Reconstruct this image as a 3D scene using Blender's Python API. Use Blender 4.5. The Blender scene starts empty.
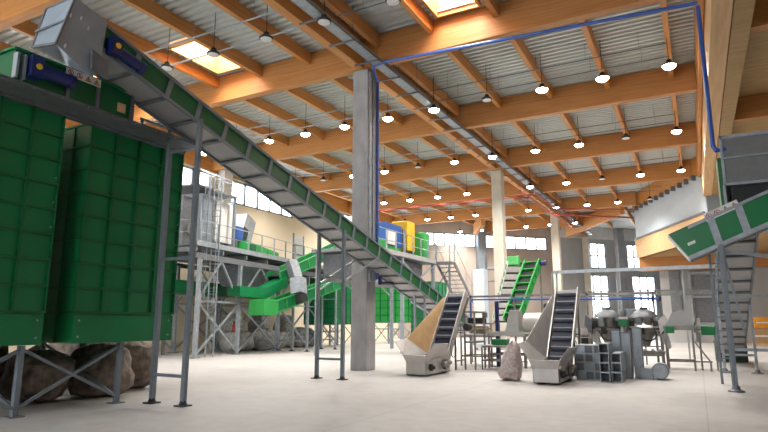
import bpy, math, random
from mathutils import Vector, Matrix
random.seed(7)
R = math.radians
col = bpy.context.scene.collection

# ------------------------------------------------------------------ camera maths
FPX = 572.0; CAMH = 1.6
pitch = math.atan(105.0/FPX)
yaw = math.atan(314.0/(FPX*math.cos(pitch)+105.0*math.sin(pitch)))
CF = Vector((-math.sin(yaw)*math.cos(pitch), math.cos(yaw)*math.cos(pitch), math.sin(pitch)))
CR = Vector((math.cos(yaw), math.sin(yaw), 0))
CU = CR.cross(CF)
CC = Vector((0, 0, CAMH))

# ------------------------------------------------------------------ materials
def new_mat(name):
    m = bpy.data.materials.new(name); m.use_nodes = True
    nt = m.node_tree; b = nt.nodes['Principled BSDF']
    return m, nt, b
def mat(name, c, rough=.6, metal=0., c2=None, scale=(1, 1, 1), detail=4., bump=0., nscale=4., spec=None, alpha=None):
    m, nt, b = new_mat(name)
    b.inputs['Roughness'].default_value = rough
    b.inputs['Metallic'].default_value = metal
    if spec is not None: b.inputs['Specular IOR Level'].default_value = spec
    c2 = c2 or tuple(x*.82 for x in c)
    tc = nt.nodes.new('ShaderNodeTexCoord'); mp = nt.nodes.new('ShaderNodeMapping')
    mp.inputs['Scale'].default_value = scale
    nz = nt.nodes.new('ShaderNodeTexNoise'); nz.inputs['Scale'].default_value = nscale; nz.inputs['Detail'].default_value = detail
    rp = nt.nodes.new('ShaderNodeValToRGB')
    rp.color_ramp.elements[0].position = .3; rp.color_ramp.elements[1].position = .7
    rp.color_ramp.elements[0].color = (*c2, 1); rp.color_ramp.elements[1].color = (*c, 1)
    L = nt.links.new
    L(tc.outputs['Object'], mp.inputs['Vector']); L(mp.outputs[0], nz.inputs['Vector'])
    L(nz.outputs['Fac'], rp.inputs['Fac']); L(rp.outputs['Color'], b.inputs['Base Color'])
    if bump:
        bp = nt.nodes.new('ShaderNodeBump'); bp.inputs['Strength'].default_value = bump; bp.inputs['Distance'].default_value = .05
        L(nz.outputs['Fac'], bp.inputs['Height']); L(bp.outputs[0], b.inputs['Normal'])
    return m
def emis(name, c, s):
    m, nt, b = new_mat(name)
    b.inputs['Base Color'].default_value = (*c, 1)
    b.inputs['Emission Color'].default_value = (*c, 1); b.inputs['Emission Strength'].default_value = s
    return m
def glass(name, tint=(1, 1, 1), mixf=.08, rough=.1):
    m, nt, b = new_mat(name)
    nt.nodes.remove(b)
    t = nt.nodes.new('ShaderNodeBsdfTransparent'); t.inputs[0].default_value = (*tint, 1)
    g = nt.nodes.new('ShaderNodeBsdfGlossy'); g.inputs['Roughness'].default_value = rough
    x = nt.nodes.new('ShaderNodeMixShader'); x.inputs[0].default_value = mixf
    nt.links.new(t.outputs[0], x.inputs[1]); nt.links.new(g.outputs[0], x.inputs[2])
    nt.links.new(x.outputs[0], nt.nodes['Material Output'].inputs['Surface'])
    return m
def translucent(name, c, tr=.35):
    m, nt, b = new_mat(name)
    b.inputs['Base Color'].default_value = (*c, 1); b.inputs['Roughness'].default_value = .3
    t = nt.nodes.new('ShaderNodeBsdfTransparent'); t.inputs[0].default_value = (*c, 1)
    x = nt.nodes.new('ShaderNodeMixShader'); x.inputs[0].default_value = tr
    nt.links.new(b.outputs[0], x.inputs[1]); nt.links.new(t.outputs[0], x.inputs[2])
    nt.links.new(x.outputs[0], nt.nodes['Material Output'].inputs['Surface'])
    return m

M = {}
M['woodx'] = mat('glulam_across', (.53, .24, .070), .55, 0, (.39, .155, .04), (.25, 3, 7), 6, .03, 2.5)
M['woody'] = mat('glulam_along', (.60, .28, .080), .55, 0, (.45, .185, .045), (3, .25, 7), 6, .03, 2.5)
M['woodl'] = mat('pale_timber', (.72, .47, .24), .55, 0, (.58, .35, .16), (3, .25, 7), 6, .03, 2.5)
M['ply'] = mat('plywood', (.46, .30, .13), .6, 0, (.34, .21, .08), (.6, 3, 3), 7, .02, 2.)
M['sheet'] = mat('roof_sheet', (.55, .59, .58), .45, .2, (.50, .53, .525), (.3, .3, .3))
M['concrete'] = mat('concrete', (.42, .42, .43), .8, 0, (.29, .295, .31), (1, 1, .5), 8, .25, 3.)
M['wallbeige'] = mat('wall_beige', (.74, .64, .49), .85, 0, (.68, .58, .44), (1, 1, .3), 4, .05, 1.)
M['wallback'] = mat('wall_warm', (.42, .36, .32), .85, 0, (.36, .30, .26), (1, 1, .3), 4, .05, 1.)
M['wallgrey'] = mat('wall_grey', (.44, .44, .44), .85, 0, (.38, .38, .385), (1, 1, .3), 4, .05, 1.)
M['plaster'] = mat('white_plaster', (.78, .76, .72), .85)
M['green'] = mat('green_paint', (.002, .19, .058), .33, 0, (.002, .155, .047), (1, 1, 1), 3, 0, 1.5)
M['dgreen'] = mat('dark_green_paint', (.002, .12, .036), .4, 0, (.002, .10, .03), (1, 1, 1), 3, 0, 1.5)
M['bgreen'] = mat('bright_green_paint', (.03, .34, .07), .4, 0, (.025, .28, .055), (1, 1, 1), 3, 0, 1.5)
M['galv'] = mat('galvanised_steel', (.38, .42, .46), .42, .4, (.27, .30, .34), (1, 1, 1), 5, .02, 6.)
M['galvd'] = mat('dull_steel', (.19, .20, .22), .5, .3, (.13, .14, .155), (1, 1, 1), 5, .02, 6.)
M['paintgrey'] = mat('grey_paint', (.20, .23, .27), .45, .1, (.16, .19, .22), (1, 1, 1), 4, 0, 3.)
M['under'] = mat('light_underside', (.42, .42, .42), .5, .15, (.34, .34, .345), (1, 1, 1), 4, 0, 2.)
M['inox'] = mat('stainless_steel', (.56, .54, .52), .36, .35, (.45, .43, .42), (1, 1, 1), 4, .01, 3.)
M['inoxd'] = mat('dark_stainless', (.30, .28, .26), .4, .6, (.2, .19, .18), (1, 1, 1), 4, .01, 5.)
M['belt'] = mat('navy_belt', (.022, .026, .06), .5, 0, (.016, .02, .045))
M['cleat'] = mat('cleat', (.20, .21, .26), .5)
M['black'] = mat('black_rubber', (.02, .02, .022), .6)
M['blue'] = mat('blue_paint', (.010, .018, .13), .4)
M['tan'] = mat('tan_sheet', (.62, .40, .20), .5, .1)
M['bluem'] = mat('machine_blue', (.02, .09, .36), .4)
M['bluepipe'] = mat('blue_pipe', (.03, .10, .42), .35)
M['yellow'] = mat('yellow_paint', (.85, .50, .02), .45)
M['red'] = mat('red_paint', (.45, .04, .03), .45)
M['redpipe'] = mat('red_pipe', (.36, .06, .05), .5)
M['orange'] = mat('orange_crate', (.80, .34, .03), .5)
M['card'] = mat('cardboard', (.45, .28, .14), .8)
M['white'] = mat('white_metal', (.75, .75, .74), .5)
M['bag'] = mat('woven_bag', (.46, .45, .43), .8, 0, (.22, .22, .21), (1, 1, 1), 6, .5, 6.)
M['bale'] = mat('bale', (.32, .25, .21), .9, 0, (.10, .075, .065), (1, 1, 1), 8, .8, 6.)
M['plastic'] = mat('clear_bag', (.62, .52, .50), .45, 0, (.34, .27, .27), (1, 1, 1), 8, .6, 14.)
M['glass'] = glass('window_glass')
M['polycarb'] = mat('polycarbonate', (.52, .60, .68), .35, 0, (.47, .55, .63))
M['lampon'] = emis('lamp_lens_lit', (1, .90, .74), 30)
M['lampoff'] = mat('lamp_lens_off', (.75, .76, .78), .3)
M['label'] = mat('label_white', (.8, .8, .78), .5)
M['panelgrey'] = mat('panel_grey', (.19, .195, .20), .5, .2)  # even dark grey of head box, separator and some duct plates

# floor: polished concrete with joints and faint wear
def floor_mat():
    m, nt, b = new_mat('polished_concrete')
    L = nt.links.new; N = nt.nodes.new
    tc = N('ShaderNodeTexCoord')
    n1 = N('ShaderNodeTexNoise'); n1.inputs['Scale'].default_value = .28; n1.inputs['Detail'].default_value = 7
    n2 = N('ShaderNodeTexNoise'); n2.inputs['Scale'].default_value = 3.; n2.inputs['Detail'].default_value = 8
    L(tc.outputs['Object'], n1.inputs['Vector']); L(tc.outputs['Object'], n2.inputs['Vector'])
    r1 = N('ShaderNodeValToRGB'); r1.color_ramp.elements[0].position = .35; r1.color_ramp.elements[1].position = .65
    r1.color_ramp.elements[0].color = (.43, .415, .41, 1); r1.color_ramp.elements[1].color = (.52, .50, .49, 1)
    r2 = N('ShaderNodeValToRGB'); r2.color_ramp.elements[0].position = .3; r2.color_ramp.elements[1].position = .6
    r2.color_ramp.elements[0].color = (.86, .85, .84, 1); r2.color_ramp.elements[1].color = (1, 1, 1, 1)
    mx = N('ShaderNodeMix'); mx.data_type = 'RGBA'; mx.blend_type = 'MULTIPLY'; mx.inputs[0].default_value = 1
    L(n1.outputs['Fac'], r1.inputs[0]); L(n2.outputs['Fac'], r2.inputs[0])
    L(r1.outputs[0], mx.inputs[6]); L(r2.outputs[0], mx.inputs[7])
    br = N('ShaderNodeTexBrick'); br.inputs['Scale'].default_value = 1.
    br.offset = 0; br.inputs['Brick Width'].default_value = 5.; br.inputs['Row Height'].default_value = 5.
    br.inputs['Mortar Size'].default_value = .012; br.inputs['Color1'].default_value = (1, 1, 1, 1); br.inputs['Color2'].default_value = (1, 1, 1, 1)
    br.inputs['Mortar'].default_value = (.78, .77, .76, 1)
    L(tc.outputs['Object'], br.inputs['Vector'])
    m2 = N('ShaderNodeMix'); m2.data_type = 'RGBA'; m2.blend_type = 'MULTIPLY'; m2.inputs[0].default_value = 1
    L(mx.outputs[2], m2.inputs[6]); L(br.outputs['Color'], m2.inputs[7])
    L(m2.outputs[2], b.inputs['Base Color'])
    rr = N('ShaderNodeMapRange'); rr.inputs['To Min'].default_value = .42; rr.inputs['To Max'].default_value = .62
    L(n2.outputs['Fac'], rr.inputs['Value']); L(rr.outputs[0], b.inputs['Roughness'])
    return m
M['floor'] = floor_mat()
M['concretew'] = mat('pale_concrete', (.56, .52, .45), .8, 0, (.46, .43, .37), (1, 1, .5), 8, .2, 3.)
M['chutem'] = mat('bluish_sheet_metal', (.34, .40, .47), .4, .35, (.28, .33, .39), (1, 1, 1), 5, .01, 3.)

# ------------------------------------------------------------------ mesh builder
class MB:
    def __init__(s): s.v = []; s.f = []; s.marks = []
    def add(s, vs, fs):
        s.marks.append((len(s.v), len(s.f))); n = len(s.v); s.v += [Vector(p) for p in vs]; s.f += [[n+i for i in f] for f in fs]; return s
    def box(s, x0, x1, y0, y1, z0, z1):
        v = [(x, y, z) for z in (z0, z1) for y in (y0, y1) for x in (x0, x1)]
        return s.add(v, [(0, 2, 3, 1), (4, 5, 7, 6), (0, 1, 5, 4), (2, 6, 7, 3), (0, 4, 6, 2), (1, 3, 7, 5)])
    def bar(s, p, q, w, h, up=(0, 0, 1)):
        p = Vector(p); q = Vector(q); d = (q-p).normalized(); up = Vector(up)
        if abs(d.dot(up)) > .98: up = Vector((0, 1, 0))
        a = d.cross(up).normalized(); b = a.cross(d).normalized()
        v = [c+a*(i*w/2)+b*(j*h/2) for c in (p, q) for i, j in ((-1, -1), (1, -1), (1, 1), (-1, 1))]
        return s.add(v, [(0, 3, 2, 1), (4, 5, 6, 7), (0, 1, 5, 4), (1, 2, 6, 5), (2, 3, 7, 6), (3, 0, 4, 7)])
    def tube(s, p, q, r, n=10, r2=None):
        p = Vector(p); q = Vector(q); d = (q-p).normalized(); up = Vector((0, 0, 1))
        if abs(d.dot(up)) > .98: up = Vector((0, 1, 0))
        a = d.cross(up).normalized(); b = a.cross(d); r2 = r if r2 is None else r2
        v = []
        for c, rr in ((p, r), (q, r2)):
            for i in range(n):
                t = 2*math.pi*i/n; v.append(c+a*(rr*math.cos(t))+b*(rr*math.sin(t)))
        f = [(i, (i+1) % n, n+(i+1) % n, n+i) for i in range(n)]
        f += [tuple(range(n))[::-1], tuple(range(n, 2*n))]
        return s.add(v, f)
    def pipe(s, pts, r, n=8):
        for a, b in zip(pts, pts[1:]): s.tube(a, b, r, n)
        for p in pts[1:-1]: s.ball(p, r*1.15, 8, 5)
        return s
    def ball(s, c, r, n=10, m=6, sz=1.):
        return s.lathe(c, [(r*math.sin(math.pi*k/m), -r*sz*math.cos(math.pi*k/m)) for k in range(m+1)], n)
    def lathe(s, c, prof, n=16, ax='z'):
        c = Vector(c); v = []
        for r, z in prof:
            for i in range(n):
                t = 2*math.pi*i/n; x, y = r*math.cos(t), r*math.sin(t)
                o = {'z': (x, y, z), 'x': (z, x, y), 'y': (x, z, y)}[ax]
                v.append(c+Vector(o))
        f = []
        for k in range(len(prof)-1):
            for i in range(n):
                j = (i+1) % n; f.append((k*n+i, k*n+j, (k+1)*n+j, (k+1)*n+i))
        if prof[0][0] > 1e-4: f.append(tuple(range(n))[::-1])
        if prof[-1][0] > 1e-4: f.append(tuple(range((len(prof)-1)*n, len(prof)*n)))
        return s.add(v, f)
    def extr(s, pts, vec):
        pts = [Vector(p) for p in pts]; vec = Vector(vec); n = len(pts)
        f = [tuple(range(n))[::-1], tuple(range(n, 2*n))] + [(i, (i+1) % n, n+(i+1) % n, n+i) for i in range(n)]
        return s.add(pts+[p+vec for p in pts], f)
    def plate(s, pts, t=.01):
        pts = [Vector(p) for p in pts]
        nrm = (pts[1]-pts[0]).cross(pts[2]-pts[0]).normalized()
        return s.extr(pts, nrm*t)
    def each(s, name, m, parent):
        for (v0, f0), (v1, f1) in zip(s.marks, s.marks[1:]+[(len(s.v), len(s.f))]):
            q = MB(); q.v = s.v[v0:v1]; q.f = [[i-v0 for i in f] for f in s.f[f0:f1]]
            q.build(name, m, parent)
    def build(s, name, m, parent=None, org=None, bevel=0., smooth=False):
        if parent is not None: o0 = W[parent.name]
        else: o0 = Vector(org) if org is not None else Vector((0, 0, 0))
        me = bpy.data.meshes.new(name)
        me.from_pydata([v-o0 for v in s.v], [], s.f); me.update()
        import bmesh
        bm = bmesh.new(); bm.from_mesh(me)
        bmesh.ops.remove_doubles(bm, verts=bm.verts, dist=1e-5)
        bmesh.ops.recalc_face_normals(bm, faces=bm.faces); bm.to_mesh(me); bm.free()
        me.materials.append(m if not isinstance(m, str) else M[m])
        if smooth:
            for p in me.polygons: p.use_smooth = True
            me.set_sharp_from_angle(angle=R(40))
        o = bpy.data.objects.new(name, me); col.objects.link(o)
        if parent is not None: o.parent = parent
        else: o.location = o0
        W[o.name] = o0
        if bevel:
            b = o.modifiers.new('bevel', 'BEVEL'); b.width = bevel; b.segments = 2; b.limit_method = 'ANGLE'
        return o
W = {}
def tag(o, label=None, cat=None, group=None, kind=None):
    if label: o['label'] = label
    if cat: o['category'] = cat
    if group: o['group'] = group
    if kind: o['kind'] = kind
    return o
def thing(name, label, cat, loc, group=None):
    o = bpy.data.objects.new(name, None); col.objects.link(o); o.location = loc; o.empty_display_size = .2
    W[o.name] = Vector(loc); return tag(o, label, cat, group)
def struct(mb, name, m, **k): return tag(mb.build(name, m, **k), kind='structure')
def copy_tree(o, parent=None):
    c = o.copy(); col.objects.link(c); c.parent = parent
    for ch in list(o.children): copy_tree(ch, c)
    return c
ORD = ['first', 'second', 'third', 'fourth', 'fifth', 'sixth', 'seventh', 'eighth', 'ninth', 'tenth', 'eleventh', 'twelfth']

# ------------------------------------------------------------------ shell
ZB, ZT = 10.55, 11.7
WX = -25.0
P0 = Vector((-25, 49.02, 0)); DD = Vector((.6932, .7208, 0)); NN = Vector((.7208, -.6932, 0))  # back wall, NN faces the hall
def wallpt(s, z, off=0.): return P0+DD*s+NN*off+Vector((0, 0, z))
def ray(x, y): return CF*FPX+CR*(x-384)+CU*(216-y)
def on_back(px, py):
    d = ray(px, py); t = (P0-CC).dot(NN)/d.dot(NN); p = CC+d*t; return (p-P0).dot(DD), p.z
def on_plane(px, py, ax, val):
    d = ray(px, py); t = (val-CC[ax])/d[ax]; return CC+d*t

struct(MB().box(-26, 11, -9, 92, -.2, 0), 'floor', 'floor')

def wall_mesh(p0, d, n, L, z0, z1, holes, t=.3):
    """boxes around rectangular holes; n = direction of the room; the wall lies behind it"""
    mb = MB()
    ss = sorted(set([0, L]+[h[0] for h in holes]+[h[1] for h in holes]))
    for a, b in zip(ss, ss[1:]):
        if b-a < 1e-4: continue
        hs = sorted([(h[2], h[3]) for h in holes if h[0] <= a+1e-4 and h[1] >= b-1e-4])
        z = z0; seg = []
        for u, v in hs: seg.append((z, u)); z = v
        seg.append((z, z1))
        for u, v in seg:
            if v-u < 1e-4: continue
            q = [p0+d*a+Vector((0, 0, u)), p0+d*b+Vector((0, 0, u)), p0+d*b+Vector((0, 0, v)), p0+d*a+Vector((0, 0, v))]
            mb.extr(q, -n*t)
    return mb
winno = 0
def window(p0, d, n, s0, s1, z0, z1, cols, rows=1, fm='paintgrey'):
    global winno
    winno += 1
    base = p0+d*((s0+s1)/2)+Vector((0, 0, z0))
    f = MB(); g = .05
    def fb(sa, za, sb, zb_, w=.13): f.bar(p0+d*sa-n*.12+Vector((0, 0, za)), p0+d*sb-n*.12+Vector((0, 0, zb_)), w, w, up=n)
    for z in (z0+g, z1-g): fb(s0, z, s1, z)
    for k in range(cols+1):
        s = s0+g+(s1-s0-2*g)*k/cols; fb(s, z0, s, z1)
    for k in range(1, rows): z = z0+(z1-z0)*k/rows; fb(s0, z, s1, z)
    w = struct(f, 'window_%d' % winno, fm, org=base)
    pane = MB()
    a = p0+d*s0-n*.14; b = p0+d*s1-n*.14
    pane.extr([a+Vector((0, 0, z0)), b+Vector((0, 0, z0)), b+Vector((0, 0, z1)), a+Vector((0, 0, z1))], -n*.01)
    pane.build('pane', 'glass', w)
    # daylight arriving from the overcast sky outside the pane
    ld = bpy.data.lights.new('daylight', 'AREA'); ld.shape = 'RECTANGLE'
    ld.size = (s1-s0); ld.size_y = (z1-z0); ld.energy = DAY*(s1-s0)*(z1-z0); ld.color = (.93, .97, 1.)
    lo = bpy.data.objects.new('daylight', ld); col.objects.link(lo)
    lo.location = p0+d*((s0+s1)/2)-n*.55+Vector((0, 0, (z0+z1)/2))
    lo.rotation_euler = n.to_track_quat('-Z', 'Z').to_euler()
    return w
DAY = 17.0
# left wall: high strip of windows between concrete piers
XN = Vector((1, 0, 0)); YD = Vector((0, 1, 0)); LP = Vector((WX, -9, 0))
LY = [(9.3, 16.6), (17.6, 24.5), (26.2, 32.6), (33.6, 40.4), (41.4, 48.4)]
struct(wall_mesh(LP, YD, XN, 58.2, 0, 10.45, [(a+9, b+9, 8.85, 10.35) for a, b in LY]), 'wall_left', 'wallbeige')
struct(MB().box(WX-.3, WX, -9, 49.2, 10.45, ZT+.3), 'trim_1', 'woody')
for a, b in LY: window(LP, YD, XN, a+9, b+9, 8.85, 10.35, 5)
for i, y in enumerate((17.1, 25.35)):
    tag(MB().box(WX+.01, WX+.55, y-.35, y+.35, 0, ZT-.05).build('wall_pier', 'plaster', org=(WX+.3, y, 0), bevel=.02),
        'pale pier on left window wall, %s one from camera' % ORD[i], 'pier', 'piers along the left wall')
# back wall, running obliquely
def bs(px): return on_back(px, 240)[0]
b1 = [(bs(423), bs(476)), (bs(483), bs(547))]
holes = [(a, b, 8.9, 10.3) for a, b in b1]
b2 = [(bs(582), bs(605)), (bs(626), bs(640))]
holes += [(a, b, 7.2, 10.0) for a, b in b2]
b3 = [(bs(583), bs(606)), (bs(629), bs(652))]
holes2 = [(a, b, 1.8, 6.5) for a, b in b3]
sA = bs(556); LB = 50.0
mb = wall_mesh(P0, DD, NN, sA, 0, 10.4, [h for h in holes if h[1] < sA])
struct(mb, 'wall_back', 'wallback')
mb = MB()
struct(wall_mesh(P0+DD*sA, DD, NN, LB-sA, 0, 10.4, [(h[0]-sA, h[1]-sA, h[2], h[3]) for h in holes+holes2 if h[0] > sA]), 'wall_right_rear', 'wallgrey')
struct(MB().extr([wallpt(0, 10.4), wallpt(sA, 10.4), wallpt(sA, ZT+.3), wallpt(0, ZT+.3)], -NN*.3), 'trim_2', 'wallback')
struct(MB().extr([wallpt(sA, 10.4), wallpt(LB, 10.4), wallpt(LB, ZT+.3), wallpt(sA, ZT+.3)], -NN*.3), 'trim_3', 'plaster')
window(P0, DD, NN, *b1[0], 8.9, 10.3, 5); window(P0, DD, NN, *b1[1], 8.9, 10.3, 6)
window(P0, DD, NN, *b2[0], 7.2, 10.0, 3, 2); window(P0, DD, NN, *b2[1], 7.2, 10.0, 2, 2)
window(P0, DD, NN, *b3[0], 1.8, 6.5, 3, 2); window(P0, DD, NN, *b3[1], 1.8, 6.5, 3, 2)
for i, (px, mname) in enumerate(((479.5, 'paintgrey'), (617, 'concrete'))):
    s = bs(px); mb = MB()
    mb.extr([wallpt(s-.45, 0, .02), wallpt(s+.45, 0, .02), wallpt(s+.45, 0, .6), wallpt(s-.45, 0, .6)], (0, 0, ZT-.1))
    tag(mb.build('wall_pier', mname, org=wallpt(s, 0)), ['slim grey pier between the two high window strips of back wall', 'broad concrete pier between the tall windows of back wall'][i], 'pier')
# enclosing walls beside and behind the viewer, and the wall under the upper floor
RP = Vector((-25, -9, 0)); YN = Vector((0, 1, 0))
struct(wall_mesh(RP, XN, YN, 36, 0, ZT+.3, [(1, 12, 5.8, 9.8), (13, 24, 5.8, 9.8), (2, 11, 0, 4.8)]), 'wall_rear', 'wallbeige')
DAY = 6.0
window(RP, XN, YN, 1, 12, 5.8, 9.8, 6, 2); window(RP, XN, YN, 13, 24, 5.8, 9.8, 6, 2)
DAY = 11.0
window(RP, XN, YN, 2, 11, 0, 4.8, 5, 2)
struct(MB().box(10, 10.3, -9, 90, 0, ZT+.3), 'wall_right', 'wallgrey')
struct(MB().box(-2.35, 10, 49.9, 50.2, 0, 6.5), 'wall_far_right', 'wallgrey')

# roof of corrugated steel with skylight openings
SK = [(-16.4, -14.9, 13.75, 16.0), (-6.75, -5.35, 13.9, 16.2), (-21.3, -19.8, 13.75, 16.0), (-21.3, -19.8, 5.4, 8.0)]
rm = MB(); y = -9.0; P = .30
while y < 80:
    xs = [(-25.2, 10.2)]
    for a, b, c, d in SK:
        if y+P > c and y < d:
            nx = []
            for u, v in xs:
                if a > u and b < v: nx += [(u, a), (b, v)]
                else: nx.append((u, v))
            xs = nx
    for u, v in xs:
        if y > 49.5: u = max(u, -25+(y-49.2)*.96-.4)
        prof = [(y, ZT), (y+.12, ZT), (y+.15, ZT+.08), (y+.27, ZT+.08), (y+P, ZT)]
        n0 = len(rm.v)
        for yy, zz in prof: rm.v += [Vector((u, yy, zz)), Vector((v, yy, zz))]
        for k in range(4): rm.f.append([n0+2*k, n0+2*k+1, n0+2*k+3, n0+2*k+2])
        # thin roof build-up above, keeps daylight out
    y += P
rf = struct(rm, 'ceiling', 'sheet')
so = rf.modifiers.new('thickness', 'SOLIDIFY'); so.thickness = .02; so.offset = 1
for i, (a, b, c, d) in enumerate(SK):
    t = thing('skylight', 'rooflight with a wooden curb, %s' % ['above the long conveyor, between two joists on left', 'topmost, cut by the upper picture edge right of centre', 'at far left behind the chute', 'nearest the camera at far left'][i], 'skylight', ((a+b)/2, (c+d)/2, ZT), 'rooflights')
    cb = MB(); w = .08
    c2, d2 = c-.16, d+.16
    cb.box(a-w, a, c2, d2, ZT-.15, ZT+.75).box(b, b+w, c2, d2, ZT-.15, ZT+.75).box(a, b, c2, c2+w, ZT-.15, ZT+.75).box(a, b, d2-w, d2, ZT-.15, ZT+.75)
    cb.build('curb', 'woody', t)
    MB().box(a, b, c2+w, d2-w, ZT+.7, ZT+.72).build('pane', 'glass', t)
    ld = bpy.data.lights.new('skylight_daylight', 'AREA'); ld.shape = 'RECTANGLE'; ld.size = b-a; ld.size_y = d-c; ld.energy = 380; ld.color = (1, .97, .92)
    lo = bpy.data.objects.new('skylight_daylight', ld); col.objects.link(lo); lo.location = ((a+b)/2, (c+d)/2, ZT+1.1)

# ------------------------------------------------------------------ timber roof frame
CX = -9.95
BY = [8.75, 16.75, 24.6, 32.4, 40.2, 48.2, 56.0, 64.0]
def wallx(y): return -25+(y-49.2)*.962 if y > 49.2 else -25
for i, y in enumerate(BY):
    xl = wallx(y)+.05
    for side, (x0, x1) in enumerate(((xl, CX-.16), (CX+.16, .74))):
        if x1-x0 < 1: continue
        if side == 1 and y > 45: x1 = -2.2 - (y-45)*.4
        if x1-x0 < 1: continue
        if side == 1: lab = 'glulam cross beam right of the column line, %s from camera' % ORD[i]
        else: lab = 'glulam cross beam left of the column line, %s from camera' % ORD[i]
        tag(MB().box(x0, x1, y-.17, y+.17, ZB, ZT-.02).build('cross_beam', 'woodx', org=((x0+x1)/2, y, ZB), bevel=.015), lab, 'roof beam', 'glulam cross beams')
tag(MB().box(CX-.16, CX+.16, -2, 66, ZB-.02, ZT-.04).build('ridge_beam', 'woody', org=(CX, 30, ZB), bevel=.015), 'long glulam beam resting on the concrete columns', 'roof beam')
tag(MB().box(.76, .90, -2, 39.2, ZB-.3, ZT-.04).build('edge_beam', 'woody', org=(.3, 20, ZB), bevel=.015), 'long glulam edge beam where right roof bay ends, above blue pipe drop', 'roof beam')
# joists
JXL = [-12.2, -14.55, -16.9, -19.3, -21.7, -24.0]
JXR = [-9.2, -7.15, -4.85, -2.5, -.1]
for i in range(len(BY)-1):
    y0, y1 = BY[i]+.17, BY[i+1]-.17
    for side, JX in enumerate((JXR, JXL)):
        for k, x in enumerate(JX):
            ym = y1
            if x < wallx(y1)+.2: ym = 49.2+(x+25)/.962-.1
            if ym-y0 < .5: continue
            if side == 0 and k > 2 and y1 > 47: continue
            lab = 'timber joist, %s roof bay from camera, %s joist %s of the column line' % (ORD[i], ORD[k], ('right', 'left')[side])
            tag(MB().box(x-.09, x+.09, y0, ym, ZT-.50, ZT-.02).build('joist', 'woody', org=(x, (y0+ym)/2, ZT-.5)), lab, 'joist', 'timber joists')
# oblique beams near the back wall
for i, (p, q) in enumerate([((-16.3, 49.0, 10.6), (-18.8, 54.0, 10.6)), ((-4.6, 48.9, 10.6), (-11.0, 60, 10.6))]):
    tag(MB().bar(p, q, .35, 1.1).build('diagonal_beam', 'woody', org=((Vector(p)+Vector(q))/2)), ['oblique glulam beam end behind the second concrete column', 'oblique glulam beam crossing the far right roof'][i], 'roof beam')

# concrete columns
for i, y in enumerate((16.95, 32.9, 48.9, 64.2)):
    s = .31
    tag(MB().box(CX-s, CX+s, y-s, y+s, 0, ZB-.03).build('concrete_column', 'concrete' if i == 0 else 'concretew', org=(CX, y, 0), bevel=.03),
        ['nearest square concrete column, with cable ducts on its right face', 'second concrete column, rising behind the stainless machines', 'third concrete column, right of the green inclined elevator', 'farthest concrete column, almost lost behind the others'][i], 'column', 'concrete columns')
t = thing('cable_duct', 'vertical grey cable ducts fixed to the nearest concrete column', 'cable duct', (CX+.36, 16.85, 0))
for k in range(2):
    MB().box(CX+.315, CX+.375, 16.72+k*.22, 16.84+k*.22, 2.9, 10.4).build('duct_channel', 'galv', t, bevel=.008)

# upper floor on the right
Q0 = Vector((.94, 39.0, 0)); Q1 = Vector((-3.9, 49.7, 0)); dq = (Q1-Q0).normalized(); nq = Vector((-dq.y, dq.x, 0))  # nq points to hall (left)
if nq.x > 0: nq = -nq
def qb(z0, z1, t=.3, off=0.):
    a = Q0+nq*off; b = Q1+nq*off
    return MB().extr([a+Vector((0, 0, z0)), b+Vector((0, 0, z0)), b+Vector((0, 0, z1)), a+Vector((0, 0, z1))], -nq*t)
tag(qb(10.55, ZT-.03, .35).build('oblique_edge_beam', 'woody', org=Q0), 'oblique glulam beam above the blue-grey panel wall', 'roof beam')
t = thing('panel_wall', 'blue-grey translucent panel wall above the wooden fascia on right', 'panel wall', Q0)
qb(8.0, 10.5, .06, -.1).build('panel_sheet', 'polycarb', t)
k = 0
fr = MB(); fr.bar(Q0-nq*-.05+Vector((0, 0, 8.05)), Q1+nq*.05+Vector((0, 0, 8.05)), .08, .12)
L = (Q1-Q0).length
for j in range(13):
    p = Q0+dq*(L*j/12)+Vector((0, 0, 10.5))+nq*.06; fr.bar(p+Vector((0, 0, -.25)), p+Vector((0, 0, .08)), .28, .1, up=dq)
fr.build('panel_trim', 'galvd', t)
struct(qb(6.5, 8.0, .3), 'trim_4', 'woodl')
struct(MB().box(-3.7, 10, 49.3, 49.7, 5.45, 6.5), 'trim_5', 'woodx')
struct(MB().extr([(.94, 39.0, 6.5), (-3.8, 49.6, 6.5), (10, 49.6, 6.5), (10, 39, 6.5)], (0, 0, .1)), 'trim_6', 'ply')
tag(MB().box(.92, 1.38, 4, 38.9, 9.0, 10.0).build('lower_edge_beam', 'woodl', org=(1.15, 20, 9), bevel=.015), 'pale glulam beam running toward camera at upper right', 'roof beam')
tag(MB().box(1.40, 1.85, 4, 38.9, 9.03, 10.0).build('doubled_beam', 'ply', org=(1.6, 20, 9), bevel=.015), 'darker timber beam beside the pale glulam beam at upper right', 'roof beam')
for i, y in enumerate((16.8, 24.7, 32.5)):
    tag(MB().box(1.87, 9.95, y-.17, y+.17, 9.1, 9.98).build('lower_cross_beam', 'woodx', org=(5, y, 9.1)), 'short timber cross beam under plywood ceiling at upper right, %s from camera' % ORD[i], 'roof beam')
struct(MB().box(1.2, 10, 4, 39, 10.0, 10.1), 'trim_7', 'ply')
struct(MB().box(.92, 1.02, 4, 38.9, 10.0, ZT), 'trim_8', 'woody')

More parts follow.
